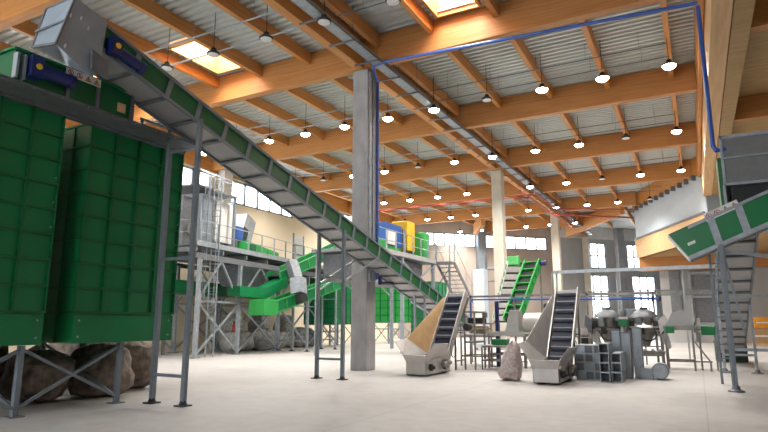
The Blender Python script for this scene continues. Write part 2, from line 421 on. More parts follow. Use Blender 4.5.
# ------------------------------------------------------------------ lamps
def lamp(on):
    t = thing('high_bay_lamp', 'x', 'lamp', (0, 0, 10.3), 'high bay lamps')
    MB().lathe((0, 0, 10.3), [(.20, .0), (.22, .04), (.19, .08), (.10, .13), (.08, .22), (.0, .22)], 16).build('housing', 'black', t, smooth=True)
    MB().lathe((0, 0, 10.3), ([(.0, -.12), (.12, -.10), (.19, -.05), (.22, .0), (.0, .0)] if on else [(.0, -.02), (.17, -.02), (.18, .0), (.0, .0)]), 16).build('lens', 'lampon' if on else 'lampoff', t, smooth=True)
    MB().tube((0, 0, 10.52), (0, 0, ZT+.12), .012, 6).build('rod', 'black', t)
    return t
LON = lamp(True); LOFF = lamp(False); used = {True: False, False: False}
PL = bpy.data.lights.new('lamp_light', 'SPOT'); PL.energy = 700; PL.color = (1, .95, .88); PL.shadow_soft_size = .18; PL.spot_size = R(150); PL.spot_blend = .6
OFF = {(1, 3), (2, 1), (2, 6), (3, 2), (4, 1), (2, 9)}
rows = [12.75, 20.8, 28.6, 36.5, 44.4, 52.2]
for r_, y in enumerate(rows):
    for k in range(11):
        x = -.12-2.16*k
        if k >= 4: x -= .12
        if k >= 6: x -= .05
        if x < wallx(y)+1 or (r_ == 4 and k == 0) or (r_ == 5 and k < 4): continue
        on = not (r_ == 0 or (r_, k) in OFF)
        src = LON if on else LOFF
        if used[on]: c = copy_tree(src)
        else: c = src; used[on] = True
        c.location = (x, y, 10.2)
        c['label'] = '%s round high bay lamp, %s row from camera, %s from the right end' % ('glowing' if on else 'unlit', ORD[r_], ORD[k])
        if on:
            lo = bpy.data.objects.new('lamp_light', PL); col.objects.link(lo); lo.location = (x, y, 10.02)
# conduits carrying the lamps
for r_, y in enumerate(rows[:5]):
    for j, dy in enumerate((0, 1.15)):
        for side, (x0, x1) in enumerate(((CX+.8, -.1), (-23.5, CX-.3))):
            m = MB().tube((x0, y+dy, 11.05), (x1, y+dy, 11.05), .022 if side == 0 else .03, 6)
            for q in range(5):
                xx = x0+(x1-x0)*(q+.5)/5; m.tube((xx, y+dy, 11.05), (xx, y+dy, ZT), .008, 5)
            tag(m.build('conduit', 'galvd' if side == 0 else 'galv', org=((x0+x1)/2, y+dy, 11.05)), 'thin roof conduit %s of column line, %s lamp row, %s of pair' % (('right', 'left')[side], ORD[r_], ('nearer', 'farther')[j]), 'conduit', 'roof conduits')
# cable tray along the column beam
t = thing('cable_tray', 'galvanised cable tray running along the column beam', 'cable tray', (-9.05, 30, 10.45))
MB().box(-9.27, -8.87, 5, 62, 10.42, 10.45).box(-9.27, -9.25, 5, 62, 10.42, 10.53).box(-8.89, -8.87, 5, 62, 10.42, 10.53).build('tray', 'galv', t)
hg = MB(); y = 8.
while y < 62: hg.box(-9.8, -8.85, y-.03, y+.03, 10.37, 10.415).tube((-8.9, y, 10.4), (-8.9, y, ZT-.1), .012, 5); y += 1.6
hg.each('hanger', 'galvd', t)
# red sprinkler pipes
for i, (pts, lab) in enumerate([
        ([(-23, 37.2, 9.8), (-10.0, 37.2, 9.8), (-9.4, 38, 9.8)], 'red pipe crossing left roof half behind the second column'),
        ([(-23, 38.4, 10.1), (-9.2, 38.4, 10.1)], 'second red pipe just behind the first in left roof half'),
        ([(-9.4, 36, 9.9), (-9.3, 53, 9.9)], 'red pipe running along the column beam toward the back'),
        ([(-9.0, 36, 10.2), (-8.9, 53, 10.2)], 'thinner red pipe above the one along the column beam'),
        ([(-9.3, 45, 9.8), (-3.9, 49.5, 9.8)], 'red pipe slanting toward the panel wall at far right'),
        ([(-9.3, 44, 10.1), (-3.6, 47.6, 10.1)], 'farther red pipe slanting toward the panel wall')]):
    tag(MB().pipe(pts, .07 if i % 2 == 0 else .05).build('sprinkler_pipe', 'redpipe', org=pts[0], smooth=True), lab, 'pipe')
# blue air pipes
tag(MB().pipe([(-9.58, 17.25, 3.0), (-9.58, 17.25, 10.2), (-9.3, 16.4, 10.42), (-8.8, 16.35, 10.45), (.72, 16.35, 9.98)], .055).build('blue_air_pipe', 'bluepipe', org=(-9.58, 17.25, 3), smooth=True), 'blue pipe up the nearest column and along the cross beam', 'pipe')
tag(MB().pipe([(.72, 16.38, 9.9), (.72, 16.38, 6.0), (.78, 16.38, 5.88), (1.0, 16.38, 5.88)], .055).build('blue_drop_pipe', 'bluepipe', org=(.72, 16.4, 6), smooth=True), 'blue pipe dropping to the grey chute at right', 'pipe')
tag(MB().pipe([(-9.5, 17.3, 3.1), (-9.5, 17.3, 2.88), (-9.5, 19.05, 2.95), (-9.5, 19.1, 3.6)], .06).build('blue_pipe_bend', 'blue', org=(-9.5, 17.3, 3), smooth=True), 'dark blue pipe bend under the long conveyor, right of the column', 'pipe')

# ------------------------------------------------------------------ inclined conveyor generator
def conveyor(name, label, p0, p1, w, h, nrib, legs=(), mats=('paintgrey', 'dgreen', 'under', 'galvd'), group=None, cat='conveyor', base=None, belt=True, endcap=None, inset=.02):
    """p0 low end, p1 high end = centre of the underside; legs = list of (t, foot?)"""
    p0 = Vector(p0); p1 = Vector(p1)
    mf, mp, mu, mr = mats
    t = thing(name, label, cat, base or (p0.x, p0.y, 0), group)
    d = (p1-p0).normalized(); hz = Vector((d.x, d.y, 0)).normalized(); lat = Vector((hz.y, -hz.x, 0)); up = lat.cross(d).normalized()
    if up.z < 0: up = -up
    L = (p1-p0).length
    for s in (-1, 1):
        o = lat*(s*w/2)
        m = MB(); fl = .06
        m.bar(p0+o+up*(fl/2), p1+o+up*(fl/2), .05, fl, up)
        m.bar(p0+o+up*(h-fl/2), p1+o+up*(h-fl/2), .07, fl, up)
        for k in range(nrib+1):
            a = p0+d*(L*k/nrib)+o; m.bar(a+up*fl, a+up*(h-fl), .05, .10, d)
        m.build('side_frame', mf, t)
        MB().extr([p0+o*.985+up*fl, p1+o*.985+up*fl, p1+o*.985+up*(h-fl), p0+o*.985+up*(h-fl)], -lat*(s*.012)).build('side_panel', mp, t)
    MB().extr([p0-lat*(w/2-.03)+up*.05, p0+lat*(w/2-.03)+up*.05, p1+lat*(w/2-.03)+up*.05, p1-lat*(w/2-.03)+up*.05], up*.012).build('underside_panel', mu, t)
    first = None
    for k in range(nrib+1):
        a = p0+d*(L*k/nrib)+up*.02
        if first is None:
            first = MB().bar(a-lat*(w/2), a+lat*(w/2), .07, .055, up).build('cross_rib', mr, t)
        else:
            c = first.copy(); col.objects.link(c); c.parent = t; c.location = d*(L*k/nrib)
    if belt:
        m = MB(); m.extr([p0-lat*(w/2-.05)+up*(h*.6), p0+lat*(w/2-.05)+up*(h*.6), p1+lat*(w/2-.05)+up*(h*.6), p1-lat*(w/2-.05)+up*(h*.6)], up*.015)
        m.build('belt', 'black', t)
    for yleg in legs:
        c = p0+d*(L*yleg)
        for s in (-1, 1):
            b = c+lat*(s*(w/2+.03))
            leg = MB().box(b.x-.045, b.x+.045, b.y-.045, b.y+.045, .03, c.z+.1).build('leg', 'paintgrey' if mf == 'paintgrey' else 'galv', t)
            MB().box(b.x-.12, b.x+.12, b.y-.12, b.y+.12, 0, .025).tube((b.x, b.y, .02), (b.x, b.y, .10), .09, 10, .05).build('foot', 'black', leg)
        m = MB(); z = .55
        while z < c.z-.2: m.bar(c*1.0-lat*(w/2)-Vector((0, 0, c.z-z)), c+lat*(w/2)-Vector((0, 0, c.z-z)), .06, .06); z += 2.3
        m.each('leg_brace', 'paintgrey' if mf == 'paintgrey' else 'galv', t)
    return t, d, lat, up

# long conveyor of the left half
XC, CW = -9.22, .80
def zl(y): return 6.11-.2755*(y-6.52)
t, d, lat, up = conveyor('inclined_conveyor', 'long grey-framed inclined conveyor with dark green side panels, crossing the hall', (XC, 24.5, zl(24.5)), (XC, 5.75, zl(5.75)), CW, .50, 24,
    legs=((24.5-13.85)/18.75, (24.5-8.2)/18.75), mats=('paintgrey', 'dgreen', 'under', 'galvd'), base=(XC, 8.2, 0))
m = MB().bar((-9.6, 13.9, 1.5+1.2), (-9.6, 15.9, zl(15.9)+.05), .05, .05).bar((-8.82, 13.9, 1.5+1.2), (-8.82, 15.9, zl(15.9)+.05), .05, .05); m.each('diagonal_brace', 'galv', t)
# drive motor on its upper end
m = MB().tube((-8.73, 6.05, 6.38), (-8.73, 6.6, 6.25), .10, 14).tube((-8.73, 6.6, 6.25), (-8.73, 6.68, 6.23), .12, 14).box(-8.82, -8.62, 5.95, 6.15, 6.24, 6.54)
mo = m.build('drive_motor', 'blue', t, smooth=True)
MB().lathe((-8.61, 6.05, 6.39), [(.05, 0), (.05, .02), (.0, .02)], 14, 'x').build('gearbox_cover', 'yellow', mo)
# sheet-metal head chute
hx0, hx1 = -9.52, -8.72
t = thing('discharge_chute', 'big blue-grey sheet metal box chute at the top end of long conveyor', 'chute', (-9.1, 5.4, 5.7))
profR = [(5.02, 6.0), (5.26, 6.95), (5.88, 6.80), (5.80, 5.76), (5.66, 5.68)]
profL = [(5.10, 6.16), (5.26, 6.95), (5.88, 6.80), (5.84, 6.12), (5.70, 6.10)]
MB().add([(hx0, y, z) for y, z in profL]+[(hx1, y, z) for y, z in profR], [(4, 3, 2, 1, 0), (5, 6, 7, 8, 9)]+[(i, (i+1) % 5, 5+(i+1) % 5, 5+i) for i in range(5)]).build('chute_body', 'chutem', t, bevel=.01)
m = MB().bar((hx0-.01, 5.13, 6.46), (hx1+.01, 5.13, 6.46), .03, .03)
m.bar((hx0, 5.10, 6.16), (hx0, 5.26, 6.95), .04, .03).bar((hx1, 5.02, 6.0), (hx1, 5.26, 6.95), .04, .03)
m.bar((hx0, 5.10, 6.16), (hx1, 5.02, 6.0), .04, .04).bar((hx0, 5.26, 6.95), (hx1, 5.26, 6.95), .03, .03)
m.build('folded_seam', 'galvd', t)
for (y, z) in ((5.20, 6.58), (5.38, 6.62), (5.52, 6.50), (5.16, 6.02)):
    MB().bar((hx1+.012, y, z-.035), (hx1+.012, y+.015, z+.035), .012, .025).build('latch', 'white', t)
MB().extr([(hx1+.02, 5.62, 5.80), (hx1+.02, 5.60, 6.14), (hx1+.02, 5.90, 6.04), (hx1+.02, 5.92, 5.72)], (.06, 0, 0)).build('bearing_plate', 'galvd', t)

# ------------------------------------------------------------------ green storage bunkers
BX0, BX1 = -13.2, -10.2
def bunker(label, y0, y1, loc):
    t = thing('storage_bunker', label, 'bunker', loc, 'green bunkers on steel legs')
    z0, z1 = 1.19, 5.47
    MB().box(BX0, BX1-.03, y0+.01, y1-.01, z0, z1).build('bunker_body', 'green', t)
    m = MB(); n = 4
    for k in range(n+1):
        y = y0+(y1-y0)*k/n; m.box(BX1-.035, BX1+.03, y-.022+(k == 0)*.022, y+.022-(k == n)*.022, z0+.55, z1)
    z = z1
    k = 0
    zs = [5.45, 4.99, 4.53, 4.07, 3.61, 3.15, 2.69, 2.22, 1.76]
    for z in zs: m.box(BX1-.035, BX1+(.045 if k in (3, 8) else .025), y0, y1, z-.02, z+.02); k += 1
    m.build('stiffening_grid', 'dgreen', t)
    m = MB().box(BX1-.03, BX1+.012, y0+.01, y1-.01, z0, z0+.53)
    m.build('lower_panel', 'green', t)
    m = MB()
    for y in (y0+.12, y1-.12):
        for z in (z0+.12, z0+.42): m.lathe((BX1+.012, y, z), [(.022, 0), (.016, .012), (0, .014)], 8, 'x')
    for z in zs[3:6]: m.lathe((BX1+.03, y1-.07, z+.12), [(.018, 0), (.0, .014)], 8, 'x')
    m.each('bolt', 'galv', t)
    m = MB()
    for k in range(1, 6):
        x = BX0+(BX1-BX0)*k/6; m.box(x-.02, x+.02, y0-.02, y0+.02, z0+.02, z1)
    for z in zs: m.box(BX0, BX1, y0-.02, y0+.02, z-.02, z+.02)
    m.build('side_grid', 'dgreen', t)
    return t
bunker('dark green ribbed steel bunker at the left picture edge', 3.92, 6.20, (-11.7, 5.1, 0))
bunker('dark green ribbed steel bunker, second from the left edge', 6.74, 9.07, (-11.7, 7.9, 0))
# steel stand
t = thing('steel_stand', 'grey cross-braced steel stand carrying the two big green bunkers', 'stand', (-11.7, 6.5, 0))
for x in (-10.3, -12.9):
    for y in (3.95, 5.92, 7.88, 9.0 if x < -12 else None):
        if y is None: continue
        lg = MB().box(x-.045, x+.045, y-.045, y+.045, .02, 1.18).build('leg', 'paintgrey', t)
        MB().box(x-.12, x+.12, y-.12, y+.12, 0, .02).build('foot_plate', 'galvd', lg)
    for a, b in ((3.95, 5.92), (5.92, 7.88)):
        MB().bar((x, a, .12), (x, b, 1.12), .05, .05).build('brace', 'paintgrey', t)
        MB().bar((x+.03, a, 1.12), (x+.03, b, .12), .05, .05).build('brace', 'paintgrey', t)
for y in (5.92, 7.88):
    MB().bar((-10.3, y, 1.12), (-12.9, y, .12), .05, .05).build('brace', 'paintgrey', t)
    MB().bar((-10.3, y, .12), (-12.9, y, 1.12), .05, .05).build('brace', 'paintgrey', t)

# cover, rails and drive on top of the bunkers
t = thing('screw_conveyor', 'dark green trough on top of the two bunkers, with blue drive', 'conveyor', (-9.9, 6.2, 5.5))
TF = -9.55
MB().box(-10.5, TF, 4.86, 7.18, 5.50, 6.02).build('trough', 'dgreen', t)
MB().extr([(TF+.05, 4.82, 6.02), (TF+.05, 7.20, 6.04), (-10.55, 7.20, 6.08), (-10.55, 4.82, 6.06)], (0, 0, .04)).build('trough_lid', 'green', t)
for y in (5.78, 6.36, 7.10): MB().box(TF, TF+.05, y-.03, y+.03, 5.50, 6.02).build('trough_rib', 'galvd', t)
MB().box(TF, TF+.012, 6.80, 6.98, 5.60, 5.78).build('inspection_opening', 'woodl', t)
MB().box(-10.3, TF+.03, 4.5, 9.05, 5.45, 5.49).box(-10.28, -10.1, 4.5, 9.05, 5.40, 5.46).box(TF-.12, TF+.06, 4.5, 9.05, 5.49, 5.50).build('support_rail', 'galvd', t)
mo = MB().box(TF, TF+.22, 5.03, 5.24, 5.60, 5.96).tube((TF+.11, 5.24, 5.78), (TF+.11, 5.72, 5.78), .115, 14).tube((TF+.11, 5.72, 5.78), (TF+.11, 5.82, 5.78), .13, 14).build('drive_motor', 'blue', t, smooth=True)
MB().lathe((TF+.23, 5.14, 5.78), [(.05, 0), (.05, .02), (0, .02)], 14, 'x').build('gearbox_cover', 'yellow', mo)
for y in (4.86, 4.98): MB().box(TF, TF+.12, y-.02, y+.02, 5.52, 5.95).build('motor_bracket', 'galv', t)
m = MB()
for k in range(9): m.lathe((TF+.04, 4.7+k*.5, 5.465), [(.015, 0), (0, .015)], 8, 'x')
m.each('bolt', 'galv', t)
for y in (5.7, 6.95, 8.3): MB().box(-10.5, -10.25, y-.1, y+.1, 5.0, 5.42).build('support_bracket', 'galvd', t)
# safety sign strip: two prohibition signs and two warning triangles
def sign_strip(parent, o, ex, ez, nrm, L, H, flip=False):
    """o = lower corner; ex, ez unit; nrm outwards"""
    o = Vector(o); ex = Vector(ex); ez = Vector(ez); nrm = Vector(nrm)
    pl = MB().extr([o, o+ex*L, o+ex*L+ez*H, o+ez*H], nrm*.006).build('sign_plate', 'label', parent)
    for k in range(4):
        c = o+ex*(L*(k+.5)/4)+ez*(H/2)+nrm*.008; r = H*.36
        if k < 2:
            m = MB(); n = 18
            for i in range(n):
                a0, a1 = 2*math.pi*i/n, 2*math.pi*(i+1)/n
                q = [c+(ex*math.cos(a)+ez*math.sin(a))*rr for a, rr in ((a0, r), (a1, r), (a1, r*.74), (a0, r*.74))]
                m.extr(q, nrm*.003)
            a = (ex-ez).normalized(); m.bar(c-a*r*.85, c+a*r*.85, r*.22, .004, nrm)
            m.build('prohibition_symbol', 'red', pl)
            MB().bar(c-ez*r*.5, c+ez*r*.4, r*.4, .002, nrm).build('pictogram', 'black', pl)
        else:
            MB().extr([c-ex*r*1.1-ez*r*.9, c+ex*r*1.1-ez*r*.9, c+ez*r], nrm*.003).build('warning_triangle', 'black', pl)
            MB().extr([c-ex*r*.75-ez*r*.68+nrm*.003, c+ex*r*.75-ez*r*.68+nrm*.003, c+ez*r*.6+nrm*.003], nrm*.003).build('triangle_face', 'yellow', pl)
            MB().bar(c-ez*r*.4+nrm*.008, c+ez*r*.2+nrm*.008, r*.2, .003, nrm).build('pictogram', 'black', pl)
    return pl
sign_strip(t, (TF+.055, 5.70, 5.90), (0, 1, 0), (0, 0, 1), (1, 0, 0), .68, .15)
# yellow-brown stub conveyor right of the trough
t2 = thing('rail_frame', 'short grey rail frame on the right end of bunker top', 'frame', (-9.7, 8.2, 5.5))
MB().box(-9.8, -9.6, 7.4, 9.0, 5.50, 5.55).box(-9.65, -9.6, 7.4, 9.0, 5.63, 5.67).each('rail', 'galv', t2)
for y in (7.45, 8.2, 8.95): MB().box(-9.65, -9.61, y-.02, y+.02, 5.55, 5.63).build('post', 'galvd', t2)

# ------------------------------------------------------------------ lumpy things
def lump(name, m, c, r, label, cat, group, seed, squash=.35, res=14):
    rnd = random.Random(seed); me = MB(); n = 18; k = 11
    cx, cy, cz = c; rx, ry, rz = r
    ph = [rnd.uniform(0, 6.28) for _ in range(12)]
    vs = []
    for a in range(k+1):
        th = math.pi*a/k
        for b in range(n):
            f = 2*math.pi*b/n
            x, y, z = math.sin(th)*math.cos(f), math.sin(th)*math.sin(f), -math.cos(th)
            p = 3.2; s = (abs(x)**p+abs(y)**p+abs(z)**p)**(-1/p)
            s *= 1+.07*math.sin(3*f+ph[0]+2*z)+.05*math.sin(5*f+ph[1]-4*z)+.05*math.sin(7*z+ph[2]+f)+.025*math.sin(11*f+ph[3]+9*z)
            vs.append((cx+rx*x*s, cy+ry*y*s, max(cz+rz*z*s, .005)))
    fs = []
    for a in range(k):
        for b in range(n):
            j = (b+1) % n; fs.append((a*n+b, a*n+j, (a+1)*n+j, (a+1)*n+b))
    me.add(vs, fs)
    return tag(me.build(name, m, org=(cx, cy, 0), smooth=True), label, cat, group)
bl = [(-11.6, 8.45, .52, .6, .55, .54), (-12.35, 9.7, .55, .65, .55, .55), (-11.9, 7.2, .5, .6, .55, .5), (-12.0, 5.7, .5, .6, .6, .5), (-13.7, 9.4, .7, .7, .7, .7), (-13.2, 6.6, .6, .6, .7, .6), (-11.9, 4.6, .5, .6, .55, .5)]
bln = ['brown bale under the second bunker, beside the cross brace', 'brown bale farthest right under the second bunker', 'dark bale behind the braces between the two bunkers', 'dark bale under the first bunker', 'tall bale behind the rightmost bales under the bunkers', 'bale in the dark at the back under the bunkers', 'dark bale nearest the left picture edge']
for i, b in enumerate(bl): lump('bale', 'bale', b[:3], b[3:], bln[i], 'bale', 'bales under the bunkers', i+3)

# ------------------------------------------------------------------ sorting platform (left)
EA = Vector((-19.35, 18.3, 0)); ed = Vector((-.150, .9887, 0)).normalized(); en = Vector((-ed.y, ed.x, 0))   # en to the wall
if en.x > 0: en = -en
def pp(s, n, z): return EA+ed*s+en*n+Vector((0, 0, z))
t = thing('sorting_platform', 'grey steel platform on braced legs with handrails, left of centre', 'platform', pp(8, 2, 0))
PZ = 4.95; PLN = 16.0
MB().extr([pp(0, 0, PZ), pp(PLN, 0, PZ), pp(PLN, 4.2, PZ), pp(0, 4.2, PZ)], (0, 0, .07)).build('deck', 'galvd', t)
MB().extr([pp(0, -.02, PZ-.02), pp(PLN, -.02, PZ-.02), pp(PLN, -.02, PZ+.22), pp(0, -.02, PZ+.22)], en*.03).build('kick_plate', 'galv', t)
m = MB()
for n in (.05, 2.1, 4.1): m.bar(pp(0, n, PZ-.45), pp(PLN, n, PZ-.45), .12, .22)
for s in range(0, 17, 2): m.bar(pp(s, 0, PZ-.18), pp(s, 4.2, PZ-.18), .1, .2)
m.bar(pp(0, -.35, PZ-.62), pp(PLN-5, -.35, PZ-.62), .07, .09)
m.build('floor_beam', 'galvd', t)
legS = [.4, 3.6, 7.4, 11.0, 15.5]
for s in legS:
    for n in (.1, 3.9):
        lg = MB(); a = pp(s, n, .02); lg.bar(a, pp(s, n, PZ-.5), .16, .16, ed); lgo = lg.build('leg', 'galv', t)
        MB().box(a.x-.18, a.x+.18, a.y-.18, a.y+.18, 0, .03).build('foot_plate', 'galvd', lgo)
for n in (.1, 3.9):
    for a, b in zip(legS, legS[1:]):
        mid = (a+b)/2
        MB().bar(pp(a, n, .1), pp(b, n, 2.45), .08, .08).build('brace', 'galv', t)
        MB().bar(pp(b, n, .1), pp(a, n, 2.45), .08, .08).build('brace', 'galv', t)
        MB().bar(pp(a, n, 2.5), pp(mid, n, 4.4), .08, .08).build('brace', 'galv', t)
        MB().bar(pp(b, n, 2.5), pp(mid, n, 4.4), .08, .08).build('brace', 'galv', t)
        MB().bar(pp(a, n, 2.48), pp(b, n, 2.48), .09, .09).build('brace', 'galv', t)
def rail(parent, a, b, h=1.1, n=4, m='galv', mids=(.55,), r=.022):
    a = Vector(a); b = Vector(b); mb = MB()
    for z in (h,)+tuple(mids): mb.tube(a+Vector((0, 0, z)), b+Vector((0, 0, z)), r, 6)
    for k in range(n+1):
        p = a+(b-a)*k/n; mb.bar(p, p+Vector((0, 0, h)), .06, .05, (b-a).normalized())
    return mb.build('handrail', m, parent)
rail(t, pp(.3, .05, PZ+.07), pp(8, .05, PZ+.07), 1.1, 6)
rail(t, pp(8, .05, PZ+.07), pp(PLN, .05, PZ+.07), 1.1, 7)
rail(t, pp(0, .05, PZ+.07), pp(0, 4.1, PZ+.07), 1.1, 3)
rail(t, pp(.3, .4, PZ+2.9), pp(3.2, .4, PZ+2.9), .7, 3)
MB().extr([pp(.2, .3, PZ+2.8), pp(3.4, .3, PZ+2.8), pp(3.4, 2.5, PZ+2.8), pp(.2, 2.5, PZ+2.8)], (0, 0, .08)).build('upper_deck', 'galvd', t)
m = MB()
for s, n in ((.3, .4), (3.3, .4), (.3, 2.4), (3.3, 2.4)): m.bar(pp(s, n, PZ), pp(s, n, PZ+2.8), .1, .1)
m.each('upper_post', 'paintgrey', t)
# caged ladder
L0 = on_plane(209, 357, 2, 0); lx, ly = L0.x, L0.y
t = thing('caged_ladder', 'light grey vertical ladder with safety cage at the left platform', 'ladder', (lx, ly, 0))
m = MB()
for s in (-.24, .24): m.bar((lx+s, ly, 0), (lx+s, ly, 8.3), .06, .04, (0, 1, 0))
m.build('ladder_stile', 'galv', t)
m = MB(); z = .3
while z < 8.0: m.tube((lx-.24, ly, z), (lx+.24, ly, z), .016, 6); z += .28
m.each('rung', 'galv', t)
m = MB(); z = 2.3
def hoop(mb, z):
    pts = [Vector((lx+.38*math.cos(a), ly-.02-.68*math.sin(a), z)) for a in [math.pi*k/8 for k in range(9)]]
    for p, q in zip(pts, pts[1:]): mb.bar(p, q, .045, .012, (0, 0, 1))
while z < 8.5: hoop(m, z); z += .62
for k in (1, 3, 5, 7):
    a = math.pi*k/8; m.bar((lx+.38*math.cos(a), ly-.02-.68*math.sin(a), 2.3), (lx+.38*math.cos(a), ly-.02-.68*math.sin(a), 8.4), .03, .012, (1, 0, 0))
m.build('safety_cage', 'galv', t)

# machines standing on the platform
DZ = PZ+.07
def onp(px, py, n=1.2):
    P = pp(0, n, 0); dd = ray(px, py); tt = (P-CC).dot(en)/dd.dot(en); q = CC+dd*tt
    return (q-EA).dot(ed), q.z
def pbox(mb, s0, s1, n0, n1, z0, z1):
    return mb.extr([pp(s0, n0, z0), pp(s1, n0, z0), pp(s1, n1, z0), pp(s0, n1, z0)], (0, 0, z1-z0))
t = thing('control_cabinet', 'tall pale blue-grey cabinet on the platform beside the caged ladder', 'cabinet', pp(1.6, 1.2, DZ))
pbox(MB(), 1.2, 2.1, .8, 2.0, DZ, DZ+2.6).build('cabinet_body', 'polycarb', t, bevel=.02)
pbox(MB(), 1.25, 1.62, .77, .8, DZ+.15, DZ+2.5).build('cabinet_door', 'paintgrey', t)
pbox(MB(), 1.66, 2.04, .77, .8, DZ+.15, DZ+2.5).build('cabinet_door', 'paintgrey', t)
t = thing('sorter_housing', 'white optical sorter housing standing on the platform', 'machine', pp(3, 1.2, DZ))
pbox(MB(), 2.5, 3.9, .9, 3.0, DZ+.45, DZ+2.5).build('housing', 'white', t, bevel=.03)
for s in (2.55, 3.65): pbox(MB(), s, s+.2, 1.0, 1.2, DZ, DZ+.45).build('foot', 'galvd', t)
pbox(MB(), 4.0, 4.25, .95, 2.4, DZ+.2, DZ+2.7).build('side_cover', 'paintgrey', t)
t = thing('tilted_hopper', 'tilted grey hopper box above the bright green chute on platform', 'hopper', pp(5.5, 1.5, DZ))
c = pp(5.6, 1.0, DZ+1.55)
m = MB(); a = ed*.45+Vector((0, 0, -.18)); b = Vector((0, 0, .62))+ed*.22
m.extr([c-a-b, c+a-b, c+a+b, c-a+b], en*1.0); m.build('hopper_body', 'galv', t)
MB().extr([c-a-b*1.02-en*.02, c-b*1.02-en*.02, c-b*.2-en*.02, c-a-b*.2-en*.02], en*.02).build('hopper_flap', 'black', t)
pbox(MB(), 5.2, 5.4, 1.3, 1.5, DZ, DZ+1.1).build('support', 'galvd', t); pbox(MB(), 5.9, 6.1, 1.3, 1.5, DZ, DZ+.9).build('support', 'galvd', t)
t = thing('vibrating_chute', 'bright green vibrating chute on the platform deck', 'chute', pp(6, 1, DZ))
m = MB()
m.extr([pp(4.7, .5, DZ+.75), pp(8.0, .5, DZ+.45), pp(8.0, .5, DZ+.10), pp(4.7, .5, DZ+.30)], en*1.3); m.build('chute_tray', 'bgreen', t)
pbox(MB(), 5.0, 5.5, .44, .5, DZ+.25, DZ+.65).build('drive_box', 'dgreen', t); pbox(MB(), 6.8, 7.2, .44, .5, DZ+.1, DZ+.5).build('drive_box', 'bgreen', t)
t = thing('sorting_drum', 'dark round drum machine on the platform left of the ladder', 'machine', pp(-.6, 2.4, DZ))
c = pp(-.2, 3.0, DZ+1.0)
MB().tube(c-ed*1.0, c+ed*.8, .75, 20).build('drum', 'galvd', t, smooth=True)
MB().box(c.x-.8, c.x+.8, c.y-1.0, c.y+1.0, DZ-.02, DZ+.45).build('machine_base', 'bgreen', t)
for k in (-.6, .1, .7): MB().tube(c+ed*k, c+ed*(k+.08), .80, 20).build('drum_ring', 'dgreen', t)
t = thing('panel_screen', 'pale mesh screen panel on the platform railing', 'panel', pp(9.6, .1, DZ))
pbox(MB(), 9.0, 10.2, .08, .12, DZ+.05, DZ+1.6).build('screen', 'under', t)
m = MB(); pbox(m, 8.95, 9.02, .06, .14, DZ, DZ+1.75); pbox(m, 10.18, 10.25, .06, .14, DZ, DZ+1.7); m.each('screen_post', 'galvd', t)

# grey hoppers hanging below platform
t = thing('discharge_hopper', 'grey steel hopper hanging below the platform above green belts', 'hopper', pp(5.5, 1.5, 3))
m = MB()
def frus(mb, s0, s1, n0, n1, z1, s2, s3, n2, n3, z0):
    mb.add([pp(s2, n2, z0), pp(s3, n2, z0), pp(s3, n3, z0), pp(s2, n3, z0), pp(s0, n0, z1), pp(s1, n0, z1), pp(s1, n1, z1), pp(s0, n1, z1)],
           [(0, 3, 2, 1), (4, 5, 6, 7), (0, 1, 5, 4), (1, 2, 6, 5), (2, 3, 7, 6), (3, 0, 4, 7)])
frus(m, 4.2, 7.6, .4, 2.4, PZ-.5, 4.8, 6.6, .8, 2.0, 3.4); m.build('hopper_shell', 'galvd', t)
m = MB(); frus(m, 4.9, 6.5, .85, 1.9, 3.4, 5.0, 6.4, .9, 1.8, 2.85); m.build('hopper_mouth', 'black', t)
t = thing('bent_chute', 'bent grey chute dropping onto the lower green conveyor', 'chute', pp(7, -.8, 3))
p1 = on_plane(291, 262, 0, -19.4); p2 = on_plane(298, 284, 0, -18.6); p3 = on_plane(299, 294, 0, -18.4)
MB().bar(p1, p2, .5, .55, (0, 0, 1)).build('upper_duct', 'galvd', t); MB().bar(p2+Vector((0, 0, .30)), p3, .62, .62, (1, 0, 0)).build('lower_duct', 'galv', t)
MB().bar(p3, p3+Vector((.1, .1, -.45)), .55, .55, (1, 0, 0)).build('rubber_skirt', 'black', t)

# bright green inclined conveyors
conveyor('green_conveyor', 'lower bright green inclined conveyor with square tail box, left of the column', (-18.9, 22.9, 1.98), (-18.9, 31.5, 4.15), .9, .62, 10, legs=(.3, .62), mats=('bgreen', 'green', 'white', 'white'))
t = thing('conveyor_tail', 'bright green box at the low end of the lower green conveyor', 'conveyor end', (-18.9, 22.4, 2)); MB().box(-19.4, -18.38, 21.9, 22.95, 1.88, 2.62).build('tail_box', 'bgreen', t, bevel=.02); MB().box(-19.3, -18.48, 21.95, 22.85, 2.62, 2.66).build('tail_lid', 'bgreen', t)
conveyor('green_conveyor', 'upper bright green inclined conveyor with cream strip, behind the lower one', (-20.0, 24.6, 3.62), (-20.0, 31.4, 6.15), .9, .62, 8, legs=(.15,), mats=('bgreen', 'green', 'white', 'white'))
t = thing('green_side_chute', 'bright green curved collecting tray under the platform, beside the bent chute', 'chute', (-20.0, 21.5, 3))
a, b, c, d_, e, f = [on_plane(x, y, 0, -19.4) for x, y in ((240, 296), (266, 299), (288, 286), (288, 277), (266, 288), (240, 286))]
MB().extr([a, b, c, d_, e, f], (-.8, 0, 0)).build('tray', 'green', t)
conveyor('green_conveyor', 'green inclined conveyor with pale edge, between second bunker and the ladder', (-22.2, 17.4, 4.6), (-22.2, 21.2, 6.3), .8, .55, 5, legs=(.25,), mats=('white', 'green', 'white', 'white'))
